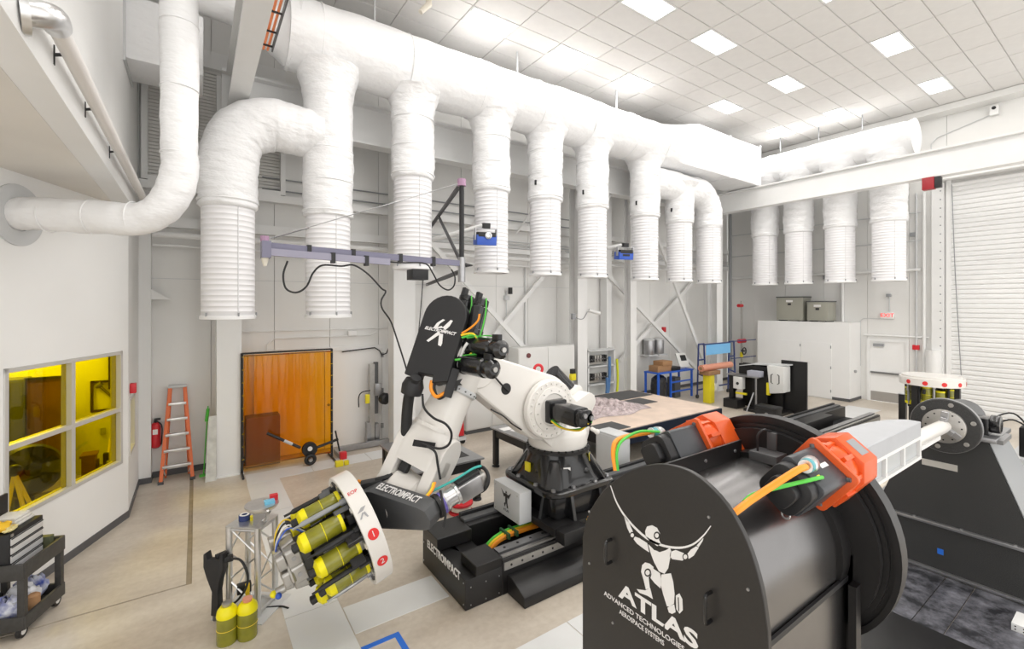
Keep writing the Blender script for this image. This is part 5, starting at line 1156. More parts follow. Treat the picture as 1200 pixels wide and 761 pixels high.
# ================================================================ LEFT AND BACK OF THE HALL
# step ladder
ld_ = thing('step_ladder', 'orange fibreglass step ladder with aluminium steps leaning by the back wall', 'ladder', (-.31, 11.1, 0))
def lerp(a, b, t): return Vector(a) * (1 - t) + Vector(b) * t
Lf = [(Vector((-.56, 11.0, .03)), Vector((-.43, 11.36, 1.80))), (Vector((-.06, 11.0, .03)), Vector((-.19, 11.36, 1.80)))]
for a, b in Lf:
    M = frame(a, None, (0, 1, 0), b - a); MB().prism([(-.03, -.02), (.03, -.02), (.03, .02), (-.03, .02)], 0, (b - a).length, M).build('rail', ORLAD, ld_, bevel=.004, seg=1)
    bx('foot', DARKG, a.x - .045, a.x + .045, a.y - .05, a.y + .03, 0, .05, ld_)
for sx in (-.5, -.12): MB().cyl((sx, 11.3, .02), (-.31 + (sx + .31) * .55, 11.43, 1.75), .018, n=8).build('rear_leg', ORLAD, ld_)
for i in range(5):
    t = .155 + i * .165; p, q = lerp(*Lf[0], t), lerp(*Lf[1], t)
    bx('step', ALU, p.x, q.x, p.y - .045, p.y + .05, p.z - .03, p.z + .02, ld_, .004)
bx('top_cap', GREYP, -.46, -.16, 11.31, 11.45, 1.78, 1.83, ld_, .01)
for sx in (-.54, -.08): MB().cyl((sx, 11.05, .28), (sx * .8 - .06, 11.12, .12), .012, n=6).build('brace', ALU, ld_)
# fire extinguisher
fe = thing('fire_extinguisher', 'red fire extinguisher hanging on the wall left of the ladder', 'fire extinguisher', (-.66, 11.4, .62))
MB().lathe([(.05, .62), (.085, .65), (.085, 1.04), (.06, 1.10), (.03, 1.12)], Matrix.Translation((-.66, 11.38, 0)), 18).build('bottle', RED, fe)
MB().cyl((-.66, 11.38, 1.12), (-.66, 11.38, 1.17), .022, n=8).box(-.68, -.58, 11.36, 11.4, 1.16, 1.20).build('valve_handle', BLACKM, fe)
MB().tube([(-.64, 11.37, 1.15), (-.56, 11.34, 1.05), (-.56, 11.33, .8), (-.57, 11.34, .68)], .012, 8).build('hose', RUBBER, fe); bx('label', LOGO, -.70, -.62, 11.291, 11.296, .9, 1.0, fe)
bx('wall_hook', MIDG, -.68, -.64, 11.44, 11.495, 1.0, 1.1, fe)
tag(MB().add([(.14, 10.62, 0), (.32, 10.62, 0), (.32, 10.65, 0), (.14, 10.65, 0), (.20, 10.71, 1.25), (.33, 10.71, 1.25), (.33, 10.74, 1.25), (.20, 10.74, 1.25)], [(0, 1, 2, 3), (4, 5, 6, 7), (0, 1, 5, 4), (1, 2, 6, 5), (2, 3, 7, 6), (3, 0, 4, 7)]).build('leaning_board', mat('whitewashed board', (.70, .70, .66), .6, var=.3, vscale=6)), 'whitewashed board leaning against the white column', 'board')
gs = thing('grass_trimmer', 'thin green pole standing beside the leaning board', 'pole', (.15, 11.1, 0))
MB().cyl((.12, 11.05, .02), (.2, 11.3, 1.35), .012, n=6).build('pole', GRC, gs); MB().cyl((.17, 11.22, 1.05), (.2, 11.28, 1.3), .03, n=8).build('grip', GRC, gs); bx('foot', GRC, .05, .2, 11.0, 11.1, 0, .03, gs)
# amber welding curtain
cu2 = thing('welding_curtain', 'transparent amber welding curtain on a black pipe frame', 'curtain', (1.63, 10.7, 0))
for x in (.76, 2.5):
    MB().cyl((x, 10.7, .02), (x, 10.7, 2.46), .025, n=10).build('post', BLACKM, cu2); MB().cyl((x, 10.35, .02), (x, 11.02, .02), .022, n=8).build('foot', BLACKM, cu2)
MB().cyl((.76, 10.7, 2.45), (2.5, 10.7, 2.45), .02, n=8).build('top_rail', BLACKM, cu2)
nx = 48; grid = []; fs = []
for j in range(2):
    for i in range(nx + 1):
        u = i / nx; grid.append((.79 + 1.69 * u, 10.7 + .012 * math.sin(u * 37) * (1 - .5 * j) + .01 * math.sin(u * 11), 2.42 if j else .14 + .02 * math.sin(u * 5)))
for i in range(nx): fs.append((i, i + 1, nx + 2 + i, nx + 1 + i))
MB().add(grid, fs).build('sheet', AMBER, cu2)
for z in (.14, 2.40): bx('hem', mat('dark amber hem', (.25, .10, .01), .5), .79, 2.48, 10.69, 10.71, z - .012, z + .012, cu2)
for i in range(9): MB().torus(frame((.775, 10.7, .3 + i * .26), (1, 0, 0), (0, 1, 0)), .026, .005, 10, 5).build('ring', YELC, cu2)
for i in range(9): MB().torus(frame((2.495, 10.7, .3 + i * .26), (1, 0, 0), (0, 1, 0)), .026, .005, 10, 5).build('ring', YELC, cu2)
tag(bx('packing_case', mat('dull brown case', (.20, .17, .14), .6), .86, 1.5, 11.0, 11.38, 0, 1.05, None, .01), 'brown case standing behind the amber curtain', 'case')
# dolly with two arms
dl = thing('wheel_dolly', 'black caster dolly with two long bars lying before the amber curtain', 'dolly', (2.0, 10.5, 0))
MB().torus(frame((2.0, 10.42, .14), (1, 0, 0), (0, 0, 1)), .085, .04, 22, 8).build('wheel', RUBBER, dl); MB().cyl((2.0, 10.37, .14), (2.0, 10.47, .14), .04, n=12).build('hub', GREYM, dl)
MB().cyl((2.0, 10.46, .34), (2.0, 10.56, .34), .15, n=20).build('disc', BLACKM, dl); MB().cyl((2.0, 10.45, .36), (2.0, 10.46, .36), .05, n=12).build('disc_mark', LOGO, dl)
a_, b_ = aY(313, 508, 10.55), aY(352, 525, 10.5); MB().cyl(a_, b_, .03, n=8).build('bar', BLACKM, dl); MB().cyl(lerp(a_, b_, .5), lerp(a_, b_, .75), .032, n=8).build('bar_print', GREYP, dl)
a_, b_ = aY(368, 526, 10.5), aY(396, 515, 10.6); MB().cyl(a_, b_, .03, n=8).build('bar', BLACKM, dl); MB().cyl(aY(393, 505, 10.55), aY(398, 529, 10.5), .018, n=8).build('hook', BLACKM, dl)
tag(MB().box(2.42, 2.58, 10.0, 10.12, 0, .12).box(2.6, 2.7, 10.02, 10.1, 0, .10).build('yellow_chock', YEL, bevel=.02), 'pair of small yellow clamps on the floor beside the curtain foot', 'clamp')
bl = thing('floor_bracket', 'grey rail with a red end cap along the back wall', 'rail', (3.0, 10.8, 0))
MB().box(2.72, 4.6, 10.92, 11.02, .02, .14).build('rail', GREYM, bl); MB().box(2.62, 2.76, 10.55, 11.05, .0, .10).build('foot', GREYM, bl); bx('end_cap', RED, 2.62, 2.76, 10.42, 10.55, .0, .16, bl, .01)
tp = thing('vertical_lift_post', 'upright aluminium tool post with a yellow box and black motor before the door', 'tool', (3.5, 11.15, .14))
x0 = aY(437, 500, 11.2).x
MB().box(x0 - .09, x0 + .03, 11.15, 11.28, .0, 1.98).build('post', STEEL, tp); MB().box(x0 + .03, x0 + .12, 11.16, 11.26, .75, 2.02).build('slide', DARKG, tp)
MB().box(x0 - .2, x0 - .1, 11.12, 11.2, 1.03, 1.25).build('yellow_box', YEL, tp, bevel=.01); MB().lathe([(.12, 0), (.14, .04), (.14, .14), (.10, .18)], axis_frame((x0 + .2, 11.12, 1.12), (x0 + .26, 11.0, 1.12)), 18).build('motor', BLACKM, tp)
MB().box(x0 + .02, x0 + .18, 11.08, 11.16, 1.2, 1.5).build('carriage', GREYM, tp, bevel=.01); MB().tube([(x0 - .1, 11.1, 1.35), (x0 - .3, 11.08, 1.33), (x0 - .38, 11.08, 1.22), (x0 - .38, 11.08, .98)], .014, 8).build('hose', RUBBER, tp)
MB().box(x0 - .16, x0 - .06, 11.13, 11.3, .0, .55).build('side_channel', GREYM, tp); MB().box(x0 + .04, x0 + .14, 11.13, 11.3, .0, .5).build('side_channel', GREYM, tp)
hc = pipe('black air hose hung along the top of the double door', [(2.9, 11.4, 2.3), (3.7, 11.4, 2.36), (3.82, 11.4, 2.28), (3.88, 11.4, 2.16), (4.0, 11.4, 2.2), (4.06, 11.4, 2.34)], .014, RUBBER, 'air_hose', 'hose')
# two welding tables
def table(label, x0, x1, y0, y1, z, mat_xy=None):
    t = thing('welding_table', label, 'table', ((x0 + x1) / 2, (y0 + y1) / 2, 0))
    bx('top', GREYM, x0, x1, y0, y1, z - .03, z, t, .004)
    for a in ((x0 + .05, x0 + .09, y0 + .06, y1 - .06), (x1 - .09, x1 - .05, y0 + .06, y1 - .06), (x0 + .09, x1 - .09, y0 + .06, y0 + .10), (x0 + .09, x1 - .09, y1 - .10, y1 - .06)): bx('apron', BLACK, *a, z - .2, z - .03, t)
    for x in (x0 + .04, x1 - .14):
        for y in (y0 + .05, y1 - .15):
            lg_ = bx('leg', BLACK, x, x + .10, y, y + .10, .05, z - .03, t, .004); MB().lathe([(.08, 0), (.08, .02), (.03, .05)], Matrix.Translation((x + .05, y + .05, 0)), 14).build('foot_pad', BLACKM, lg_)
    if mat_xy: bx('mat', BLACKM, *mat_xy, z, z + .004, t)
    return t
table('black welding table with grey top and dark mat behind the robot forearm', 2.9, 4.17, 6.86, 8.67, .75, (3.15, 4.0, 7.1, 8.4))
table('black legged table half hidden behind the robot turret', 5.15, 6.4, 6.95, 8.25, .84)
bgp = thing('paper_sheets', 'loose white papers on the table behind the turret', 'paper', (5.4, 7.8, .84)); 
for i in range(3): MB().box(-.14, .14, -.1, .1, 0, .003, Matrix.Translation((5.35 + i * .12, 7.9 - i * .2, .841 + i * .003)) @ Matrix.Rotation(i * .5, 4, 'Z')).build('sheet', LOGO, bgp)
ro = thing('cable_reel', 'red flat reel on the floor under the near end of the welding table', 'reel', aZ(543, 602))
c_ = aZ(540, 600); MB().lathe([(.2, 0), (.2, .03), (.14, .04), (.14, .13), (.2, .14), (.2, .17)], Matrix.Translation((c_.x, c_.y, 0)), 24).build('spool', RED, ro); MB().lathe([(.17, .05), (.18, .09), (.17, .12)], Matrix.Translation((c_.x, c_.y, 0)), 24).build('cable_windings', CRM, ro)
rs = thing('red_trolley', 'red triangular trolley panel behind the robot forearm', 'trolley', (5.2, 10.0, 0))
p_ = [aY(524, 511, 9.9), aY(543, 476, 9.9), aY(544, 511, 9.9), aY(524, 513, 9.9)]
MB().prism([(p.x, p.z) for p in p_[:3]] + [(p_[0].x, p_[0].z - .02)], 9.9, 10.2, XZ(0)).build('body', RED, rs, bevel=.01)
bx('base', GREYP, p_[0].x - .1, p_[2].x + .05, 9.88, 10.25, p_[2].z - .1, p_[2].z - .02, rs)
for x in (p_[0].x, p_[2].x): MB().cyl((x, 9.95, .06), (x, 10.0, .06), .06, n=14).build('caster', BLACKM, rs)
# white cabinets by the back wall
def cabinet(label, x0, x1, y0, y1, z1, ndoor, m=GREYP, knob=False):
    t = thing('control_cabinet', label, 'cabinet', ((x0 + x1) / 2, y0, 0))
    bx('body', m, x0, x1, y0, y1, .1, z1, t, .008); bx('plinth', DARKG, x0 + .02, x1 - .02, y0 + .02, y1, 0, .1, t)
    w = (x1 - x0) / ndoor
    for i in range(ndoor):
        d = bx('door', m, x0 + i * w + .015, x0 + (i + 1) * w - .015, y0 - .02, y0, .13, z1 - .03, t, .006); bx('handle', DARKG, x0 + (i + 1) * w - .08, x0 + (i + 1) * w - .05, y0 - .045, y0 - .02, 1.0, 1.16, d)
    if knob: MB().cyl((x0 + .25, y0 - .02, z1 - .22), (x0 + .25, y0 - .05, z1 - .22), .06, n=12).build('main_switch', DARKG, t); bx('switch_plate', YEL, x0 + .16, x0 + .34, y0 - .025, y0 - .02, z1 - .31, z1 - .13, t)
    return t
CABW = mat('cabinet off white', (.72, .72, .70), .45)
cabinet('low white cabinet right of the red trolley', 5.85, 7.45, 10.55, 11.0, 1.5, 2, CABW)
cb2 = cabinet('tall pale grey control cabinets behind the robot turret', 7.5, 9.65, 10.5, 11.0, 2.2, 2, CABW)
MB().cyl((7.85, 10.48, 1.98), (7.85, 10.45, 1.98), .07, n=14).build('rotary_switch', mat('maroon switch', (.16, .04, .04), .4), cb2)
es = thing('operator_pendant', 'yellow and black operator station on a thin post right of the turret', 'control box', (9.3, 10.2, 0))
ps = aY(671, 438, 10.2); 
MB().cyl((ps.x, 10.2, 0), (ps.x, 10.2, ps.z - .2), .03, n=8).build('post', GREYP, es); MB().lathe([(.16, 0), (.16, .02)], Matrix.Translation((ps.x, 10.2, 0)), 16).build('foot', GREYP, es)
bx('yellow_box', YEL, ps.x - .08, ps.x + .09, 10.14, 10.26, ps.z - .2, ps.z - .02, es, .01); bx('black_box', BLACKM, ps.x - .07, ps.x + .08, 10.15, 10.25, ps.z, ps.z + .14, es, .01); bx('yellow_lamp', YEL, ps.x - .07, ps.x + .08, 10.13, 10.25, ps.z - .02, ps.z, es)
# valve rack
vr = thing('valve_rack', 'open rack with two rows of valves and blue and yellow hoses', 'rack', (11.3, 10.9, 0))
vx0, vx1, vy = 10.45, 11.72, 10.72
bx('back_panel', CABW, vx0, vx1, vy + .28, vy + .32, .1, 1.95, vr)
for x in (vx0, vx1 - .05): bx('upright', STEELW, x, x + .05, vy, vy + .28, 0, 1.98, vr)
for z in (1.38, .78, 1.9, .12): bx('shelf', GREYP, vx0, vx1, vy, vy + .28, z, z + .04, vr)
for z in (1.42, .82):
    for i in range(7):
        x = vx0 + .12 + i * .12; vb = bx('valve', STEEL if i in (2, 3, 4) else BLACKM, x, x + .08, vy + .05, vy + .18, z + .12, z + .34, vr, .006); MB().cyl((x + .04, vy + .04, z + .22), (x + .04, vy - .02, z + .22), .02, n=8).build('port', GREYM, vb)
    bx('manifold', STEEL, vx0 + .1, vx0 + .95, vy + .1, vy + .2, z + .04, z + .12, vr)
MB().tube([(vx1 - .3, vy - .02, 1.7), (vx1 - .33, vy - .05, 1.2), (vx1 - .36, vy - .03, .6), (vx1 - .45, vy, .1)], .05, 8).build('blue_hose', mat('steel blue hose', (.08, .19, .40), .5), vr)
MB().tube([(vx1 - .42, vy - .02, 1.0), (vx1 - .45, vy - .05, .6), (vx1 - .52, vy - .03, .05)], .05, 8).build('blue_hose', MATS['steel blue hose'], vr)
MB().tube([(vx1 + .03, vy - .05, 1.6), (vx1 + .05, vy - .07, 1.0), (vx1 - .02, vy - .1, .5), (vx1 - .2, vy - .1, .05)], .04, 8).build('yellow_hose', mat('neon yellow hose', (.62, .66, .02), .5), vr)
# small things on columns
sc_ = thing('security_camera', 'white bullet camera with a cable on the column above the valve rack', 'camera', aY(697, 367, 10.4))
p_ = aY(695, 366, 10.35); MB().cyl(p_ + Vector((-.18, 0, .06)), p_ + Vector((.16, -.14, -.04)), .06, n=12).build('body', STEELW, sc_); MB().cyl(p_ + Vector((-.14, .0, .02)), p_ + Vector((-.14, .1, .02)), .03, n=8).build('mount', STEELW, sc_)
MB().tube([p_ + Vector((-.2, .05, .0)), p_ + Vector((-.35, .08, -.2)), p_ + Vector((-.55, .1, -.2)), p_ + Vector((-.68, .12, -.12))], .012, 6).build('cable', MIDG, sc_)
wallbox('wall_switch', 'grey switch box at the end of the camera cable', 'box', MIDG, p_.x - .8, p_.x - .66, 10.42, 10.5, p_.z - .22, p_.z - .04)
q_ = aY(598, 341, 11.35); sn = thing('wall_sensor', 'small black sensor on a thin stem above the control cabinets', 'sensor', q_)
bx('head', BLACKM, q_.x - .05, q_.x + .05, 11.3, 11.4, q_.z - .1, q_.z + .1, sn, .01); MB().cyl((q_.x - .08, 11.44, q_.z - 1.2), (q_.x - .08, 11.44, q_.z), .015, n=6).build('stem', GREYP, sn); bx('box', GREYP, q_.x - .15, q_.x + .0, 11.38, 11.5, q_.z - .28, q_.z - .14, sn)
# blue bench with boxes
bb_ = thing('blue_bench', 'small bright blue steel bench against the back wall', 'bench', (14.5, 10.6, 0))
BLB = mat('bright blue steel', (.02, .12, .62), .4)
for x in (14.05, 15.32):
    for y in (10.2, 10.75): bx('leg', BLB, x, x + .06, y, y + .06, 0, .98, bb_)
bx('top', BLB, 13.35, 15.4, 10.18, 10.83, .98, 1.03, bb_)
for z in (.25, .6): bx('rung', BLB, 14.11, 15.32, 10.2, 10.24, z, z + .05, bb_)
for y in (10.2, 10.75): bx('leg', BLB, 13.35, 13.41, y, y + .06, 0, .98, bb_)
cx_ = thing('cardboard_box', 'long brown cardboard box at the left end of the blue bench', 'box', (13.9, 10.4, 1.03)); bx('carton', CARD, 13.45, 14.25, 10.3, 10.7, 1.03, 1.25, cx_, .006); bx('lid_flap', CARD, 13.7, 14.25, 10.28, 10.7, 1.25, 1.40, cx_, .006)
tag(bx('black_case', BLACKM, 14.2, 14.7, 10.25, 10.6, 1.03, 1.16, None, .02), 'flat black case in front of the cardboard box', 'case')
tm = thing('terminal', 'white tilted computer terminal on the right end of the blue bench', 'terminal', (15.0, 10.4, 1.03))
M = frame((15.05, 10.4, 1.36), (1, -.15, 0), None, (-.15, -1, .45)); MB().prism(rrect(.5, .56, .03), -.06, 0, M).build('housing', CABW, tm, bevel=.008); MB().prism(rrect(.28, .22, .02), 0, .004, M @ Matrix.Translation((.05, .08, 0))).build('screen', BLACKM, tm); bx('foot', CABW, 14.85, 15.2, 10.4, 10.65, 1.03, 1.12, tm); MB().cyl((15.02, 10.5, 1.12), (15.02, 10.46, 1.3), .04, n=8).build('neck', CABW, tm)
tb = MB().lathe([(.30, 0), (.36, .12), (.38, .5), (.34, .78), (.2, .88), (.05, .92)], Matrix.Translation((13.72, 10.46, 0)) @ Matrix.Diagonal((.9, .7, 1, 1)), 20).build('trash_bag', mat('black bag film', (.02, .02, .023), .25, bump=.8, bscale=9)); tag(tb, 'full black trash bag under the blue bench', 'bag')
tag(bx('paint_bin', DARKG, 14.5, 14.85, 10.35, 10.7, 0, .75, None, .03), 'dark grey bin between the legs of the blue bench', 'bin')
for i, x in enumerate((14.15, 14.72)):
    c_ = thing('wall_can', ['left one of two grey lidded cans on the wall above the bench', 'right one of two grey lidded cans on the wall above the bench'][i], 'can', (x, 11.25, 1.5)); MB().lathe([(.20, 1.55), (.21, 1.6), (.21, 2.05), (.2, 2.08)], Matrix.Translation((x, 11.25, 0)), 18).build('body', GREYM, c_); MB().lathe([(.22, 2.08), (.22, 2.12), (.1, 2.15)], Matrix.Translation((x, 11.25, 0)), 18).build('lid', GREYP, c_)
    bx('shelf_bracket', GREYP, x - .24, x + .24, 11.02, 11.5, 1.5, 1.55, c_)
# navy wheeled stand
sf = thing('wheeled_stand', 'navy blue wheeled A frame rack with blue film hung across', 'rack', (16.5, 10.1, 0))
def bar(a, b, r=.03): MB().cyl(a, b, r, n=8).build('tube', NAVY, sf)
for x in (15.25, 17.3):
    bar((x - .12, 9.85, .12), (x - .04, 9.85, 1.98)); bar((x + .42, 9.85, .12), (x + .3, 9.85, 1.98)); bar((x - .08, 9.85, 1.4), (x + .35, 9.85, 1.4)); bar((x - .1, 9.85, .9), (x + .4, 9.85, .75)); bar((x - .04, 9.85, 1.98), (x + .3, 9.85, 1.98)); bar((x - .12, 9.85, .3), (x + .42, 9.85, .3))
    for q in (-.12, .42): MB().cyl((x + q, 9.82, .07), (x + q, 9.88, .07), .07, n=14).build('caster', BLACKM, sf)
bar((15.5, 9.85, 1.95), (17.3, 9.85, 1.95)); bar((15.6, 9.85, .32), (17.3, 9.85, .32)); bar((17.4, 9.85, 1.98), (19.0, 9.7, 2.0), .018); bar((17.4, 9.85, 1.3), (19.0, 9.7, 1.32), .018)
bx('film', mat('light blue film', (.18, .50, .85), .3), 15.65, 17.3, 9.82, 9.83, 1.55, 1.93, sf)
yp = thing('yellow_bollard', 'square yellow bollard with a small white box', 'bollard', (14.8, 9.19, 0)); bx('post', YEL, 14.66, 14.94, 9.05, 9.33, 0, .98, yp, .02); bx('side_box', CABW, 14.94, 15.12, 9.0, 9.2, .42, .66, yp, .01)
rb_ = thing('wood_block', 'brown wooden crate on top of the yellow bollard', 'crate', (14.8, 9.2, .98)); bx('crate', CARD, 14.55, 15.25, 9.02, 9.4, .98, 1.12, rb_, .01)
rl_ = thing('copper_roll', 'long copper coloured roll lying across the bollard crate', 'roll', (15.3, 9.2, 1.25)); MB().cyl((14.35, 9.2, 1.235), (16.2, 9.2, 1.235), .115, n=20).build('roll', COPPER, rl_); MB().cyl((14.33, 9.2, 1.235), (14.36, 9.2, 1.235), .06, n=12).build('core', CARD, rl_)
# big film covered table
ft2 = thing('layup_table', 'wide low table with a pale plywood top and black edge', 'table', (9, 8, 0))
MB().box(6.95, 11.06, 6.53, 9.5, .50, .78).build('frame', BLACK, ft2, bevel=.005); MB().box(6.93, 11.08, 6.55, 9.52, .78, .80).build('top', PLY, ft2)
bx('edge_strip', mat('blue black edge', (.010, .016, .032), .3), 6.95, 11.06, 6.50, 6.535, .48, .79, ft2)
bx('side_apron', GREYP, 11.06, 11.09, 6.53, 9.5, .1, .78, ft2)
for x in (7.0, 8.9, 10.9):
    for y in (6.6, 9.35): bx('leg', BLACK, x, x + .1, y, y + .1, 0, .62, ft2)
for lb, a in (('dark grey rubber mat at the front left of the plywood table', (6.97, 7.7, 6.6, 7.15)), ('dark grey mat along the far edge of the plywood table', (9.3, 11.0, 8.6, 9.45)), ('dark mat beside the crumpled film on the plywood table', (9.2, 10.3, 7.9, 8.5))):
    tag(MB().box(*a, .80, .812).build('rubber_mat', mat('grey black rubber', (.06, .06, .062), .6)), lb, 'mat')
rnd = random.Random(3); N = 26; vs = []; fs = []
for j in range(N + 1):
    for i in range(N + 1):
        u, v = i / N, j / N; e = math.sin(math.pi * u) * math.sin(math.pi * v)
        vs.append((7.45 + 2.1 * u + .15 * math.sin(v * 7), 7.45 + 1.75 * v + .1 * math.sin(u * 9), .806 + e * (.06 + .20 * rnd.random())))
for j in range(N):
    for i in range(N): fs.append((j * (N + 1) + i, j * (N + 1) + i + 1, (j + 1) * (N + 1) + i + 1, (j + 1) * (N + 1) + i))
tag(MB().add(vs, fs).build('plastic_film', FILM, smooth=False), 'heap of crumpled pinkish clear film on the plywood table', 'film')
wc = thing('control_cabinet', 'white floor cabinet left of the drum, in front of the plywood table', 'cabinet', (6.75, 6.55, 0)); bx('body', GREYP, 6.55, 6.92, 5.95, 6.5, .02, .95, wc, .01); bx('door', GREYP, 6.535, 6.55, 5.98, 6.47, .06, .91, wc, .004); bx('plinth', DARKG, 6.57, 6.9, 5.97, 6.48, 0, .02, wc)
# fixture machine in the background
fm = thing('tool_exchange_stand', 'black stand with a tilted white tool box and side tray in the background', 'machine', (15.2, 7.4, 0))
bx('upright', BLACK, 15.5, 15.56, 6.35, 7.1, 0, 1.66, fm); bx('upright', BLACK, 15.1, 15.16, 7.34, 7.85, 0, 1.42, fm); bx('upright', BLACK, 15.15, 15.2, 7.85, 8.3, .9, 1.46, fm); bx('cross_panel', BLACK, 15.4, 15.44, 7.0, 8.3, .0, 1.46, fm)
MB().prism([(6.75, 1.52), (7.8, 1.46), (8.3, 1.36), (8.3, 1.38), (7.8, 1.50), (6.75, 1.56)], 15.1, 15.5, YZ(0)).build('roof_plate', GREYP, fm)
w_ = MB().prism([(6.78, .70), (7.2, .62), (7.28, 1.50), (6.78, 1.50)], 14.95, 15.4, YZ(0)).build('white_box', CABW, fm, bevel=.015)
mk = MB()
for sgn_ in (-1, 1): mk.add([(14.945, 7.03 + sgn_ * (.10 + .0), z) for z in ()], []) if False else mk.tube([(14.944, 7.03 + sgn_ * .07, 1.25), (14.944, 7.03 + sgn_ * .12, 1.22), (14.944, 7.03 + sgn_ * .12, .98), (14.944, 7.03 + sgn_ * .07, .95)], .012, 6, smooth=False)
mk.build('bracket_mark', LOGOK, w_)
bx('yellow_actuator', YEL, 14.98, 15.08, 7.22, 7.32, .55, .95, fm, .02); bx('tray', GREYM, 14.72, 15.12, 7.45, 8.5, 1.08, 1.12, fm); bx('tray_leg', BLACK, 14.8, 14.95, 8.3, 8.45, .0, 1.08, fm); bx('tray_foot', BLACK, 14.6, 15.1, 8.05, 8.55, 0, .3, fm, .03)
bx('instrument', mat('grey blue instrument', (.40, .41, .48), .4), 14.72, 15.0, 7.4, 7.8, 1.12, 1.30, fm, .01); b2_ = bx('white_box', CABW, 14.7, 14.9, 7.95, 8.25, .66, 1.06, fm, .01)
MB().cyl((14.69, 8.1, .84), (14.695, 8.1, .84), .05, n=10).build('logo_mark', LOGOK, b2_); bx('yellow_hook', YEL, 14.75, 14.85, 7.85, 8.2, .48, .54, fm, .01); MB().cyl((14.8, 7.55, .0), (14.8, 7.55, 1.08), .03, n=8).build('tray_leg', GREYM, fm); MB().cyl((14.8, 7.62, .6), (14.55, 7.72, 0), .025, n=8).build('brace', GREYM, fm)
bx('base', BLACK, 14.6, 15.7, 6.75, 7.85, 0, .08, fm)
tc_ = thing('tool_case', 'black hard case on the floor before the background stand', 'case', (14.2, 6.9, 0)); bx('shell', BLACKM, 13.95, 14.35, 6.55, 7.15, 0, .34, tc_, .03); bx('lid', BLACKM, 13.93, 14.37, 6.53, 7.17, .30, .40, tc_, .03); MB().cyl((13.94, 6.8, .18), (13.92, 6.8, .18), .05, n=12).build('latch', GREYM, tc_)
# enclosure with transformers
en = thing('utility_enclosure', 'plain white enclosure room with double doors along the right wall', 'enclosure', (19.4, 8, 0))
bx('shell', WALLP, 18.95, 19.99, 6.4, 9.6, 0, 2.8, en)
for a, b in ((6.95, 7.95), (7.97, 8.97)):
    d = bx('door', WALLP, 18.93, 18.95, a, b, .03, 2.05, en); 
    for z in (.25, 1.1, 1.85): bx('hinge', MIDG, 18.915, 18.93, a + .0, a + .03, z, z + .1, d)
bx('baseboard', BASEB, 18.935, 18.95, 6.4, 6.93, 0, .1, en); bx('baseboard', BASEB, 18.95, 20.0, 6.385, 6.4, 0, .1, en); MB().cyl((19.4, 6.4, 1.05), (19.4, 6.34, 1.05), .05, n=10).build('knob', GREYM, en)
TRG = mat('olive grey transformer', (.36, .355, .30), .5)
for i, (y0, y1, h) in enumerate(((7.95, 8.9, .92), (7.1, 7.8, .74))):
    t = thing('transformer', ['larger olive grey transformer on top of the white enclosure', 'smaller olive grey transformer on top of the white enclosure'][i], 'transformer', (19.3, (y0 + y1) / 2, 2.8))
    bx('case', TRG, 19.05, 19.75, y0, y1, 2.84, 2.8 + h, t, .01); bx('lid', DARKG, 19.03, 19.77, y0 - .02, y1 + .02, 2.8 + h, 2.84 + h, t, .005)
    for q in (y0 + .05, y1 - .12): bx('foot', DARKG, 19.1, 19.7, q, q + .07, 2.8, 2.84, t)
    bx('nameplate', LOGO, 19.045, 19.05, (y0 + y1) / 2 - .12, (y0 + y1) / 2 + .12, 2.62 + h, 2.7 + h, t); bx('logo_plate', BLACKM, 19.04, 19.05, (y0 + y1) / 2 - .06, (y0 + y1) / 2 + .06, 2.5 + h, 2.58 + h, t)
# spare tool ring on posts
e2 = thing('spare_end_effector', 'spare round tool ring with yellow canisters resting on black posts', 'tool head', (14.6, 3.25, 1.0))
end_effector(e2, Vector((14.6, 3.25, 1.6)), Vector((0, 0, -1)), Vector((1, 0, 0)), 11, False)
for c_ in e2.children:
    if c_.name.startswith('back_plate'): c_.data.materials[0] = ROBW; c_.location.z = .06
for i in range(5):
    a = math.radians(150 + i * 32); nrm = Vector((math.cos(a), math.sin(a), 0)); M = frame(Vector((14.6, 3.25, 1.6)) + nrm * .601, None, (0, 0, 1), nrm); MB().lathe([(.05, 0), (.05, .004)], M, 14).build('red_dot', REDP, e2)
ts = thing('tool_ring_stand', 'black posts carrying the spare tool ring', 'stand', (14.6, 3.25, 0))
for a in (1.0, 2.75, 4.4): 
    x, y = 14.6 + .5 * math.cos(a), 3.25 + .5 * math.sin(a); bx('post', BLACK, x - .06, x + .06, y - .06, y + .06, 0, 1.5, ts)
bx('base', BLACK, 14.0, 15.2, 2.65, 3.85, 0, .06, ts)
bp_ = thing('black_post', 'black upright post at the end of the robot track', 'post', (15.9, 4.15, 0)); bx('post', BLACK, 15.8, 15.95, 4.05, 4.2, 0, 1.0, bp_, .01); bx('cap', GREYP, 15.79, 15.96, 4.04, 4.21, 1.0, 1.02, bp_)
cbx = thing('drive_console', 'black console box with looped cables at the right edge', 'console', (10.6, .7, 0)); p_ = aT(1196, 533, 6.6)
bx('box', BLACK, p_.x - .15, p_.x + .5, p_.y - .6, p_.y, p_.z, p_.z + .42, cbx, .02); bx('pedestal', GREYP, p_.x - .25, p_.x + .6, p_.y - .7, p_.y + .1, 0, p_.z, cbx, .01)
for q in range(2): MB().tube([p_ + Vector((0, -.1, .4)), p_ + Vector((-.1, .1, .5 + .1 * q)), p_ + Vector((-.05, .35 + q * .1, .25)), p_ + Vector((0, .2, .0)), p_ + Vector((0, .12, -.2))], .012, 6).build('cable', RUBBER, cbx)
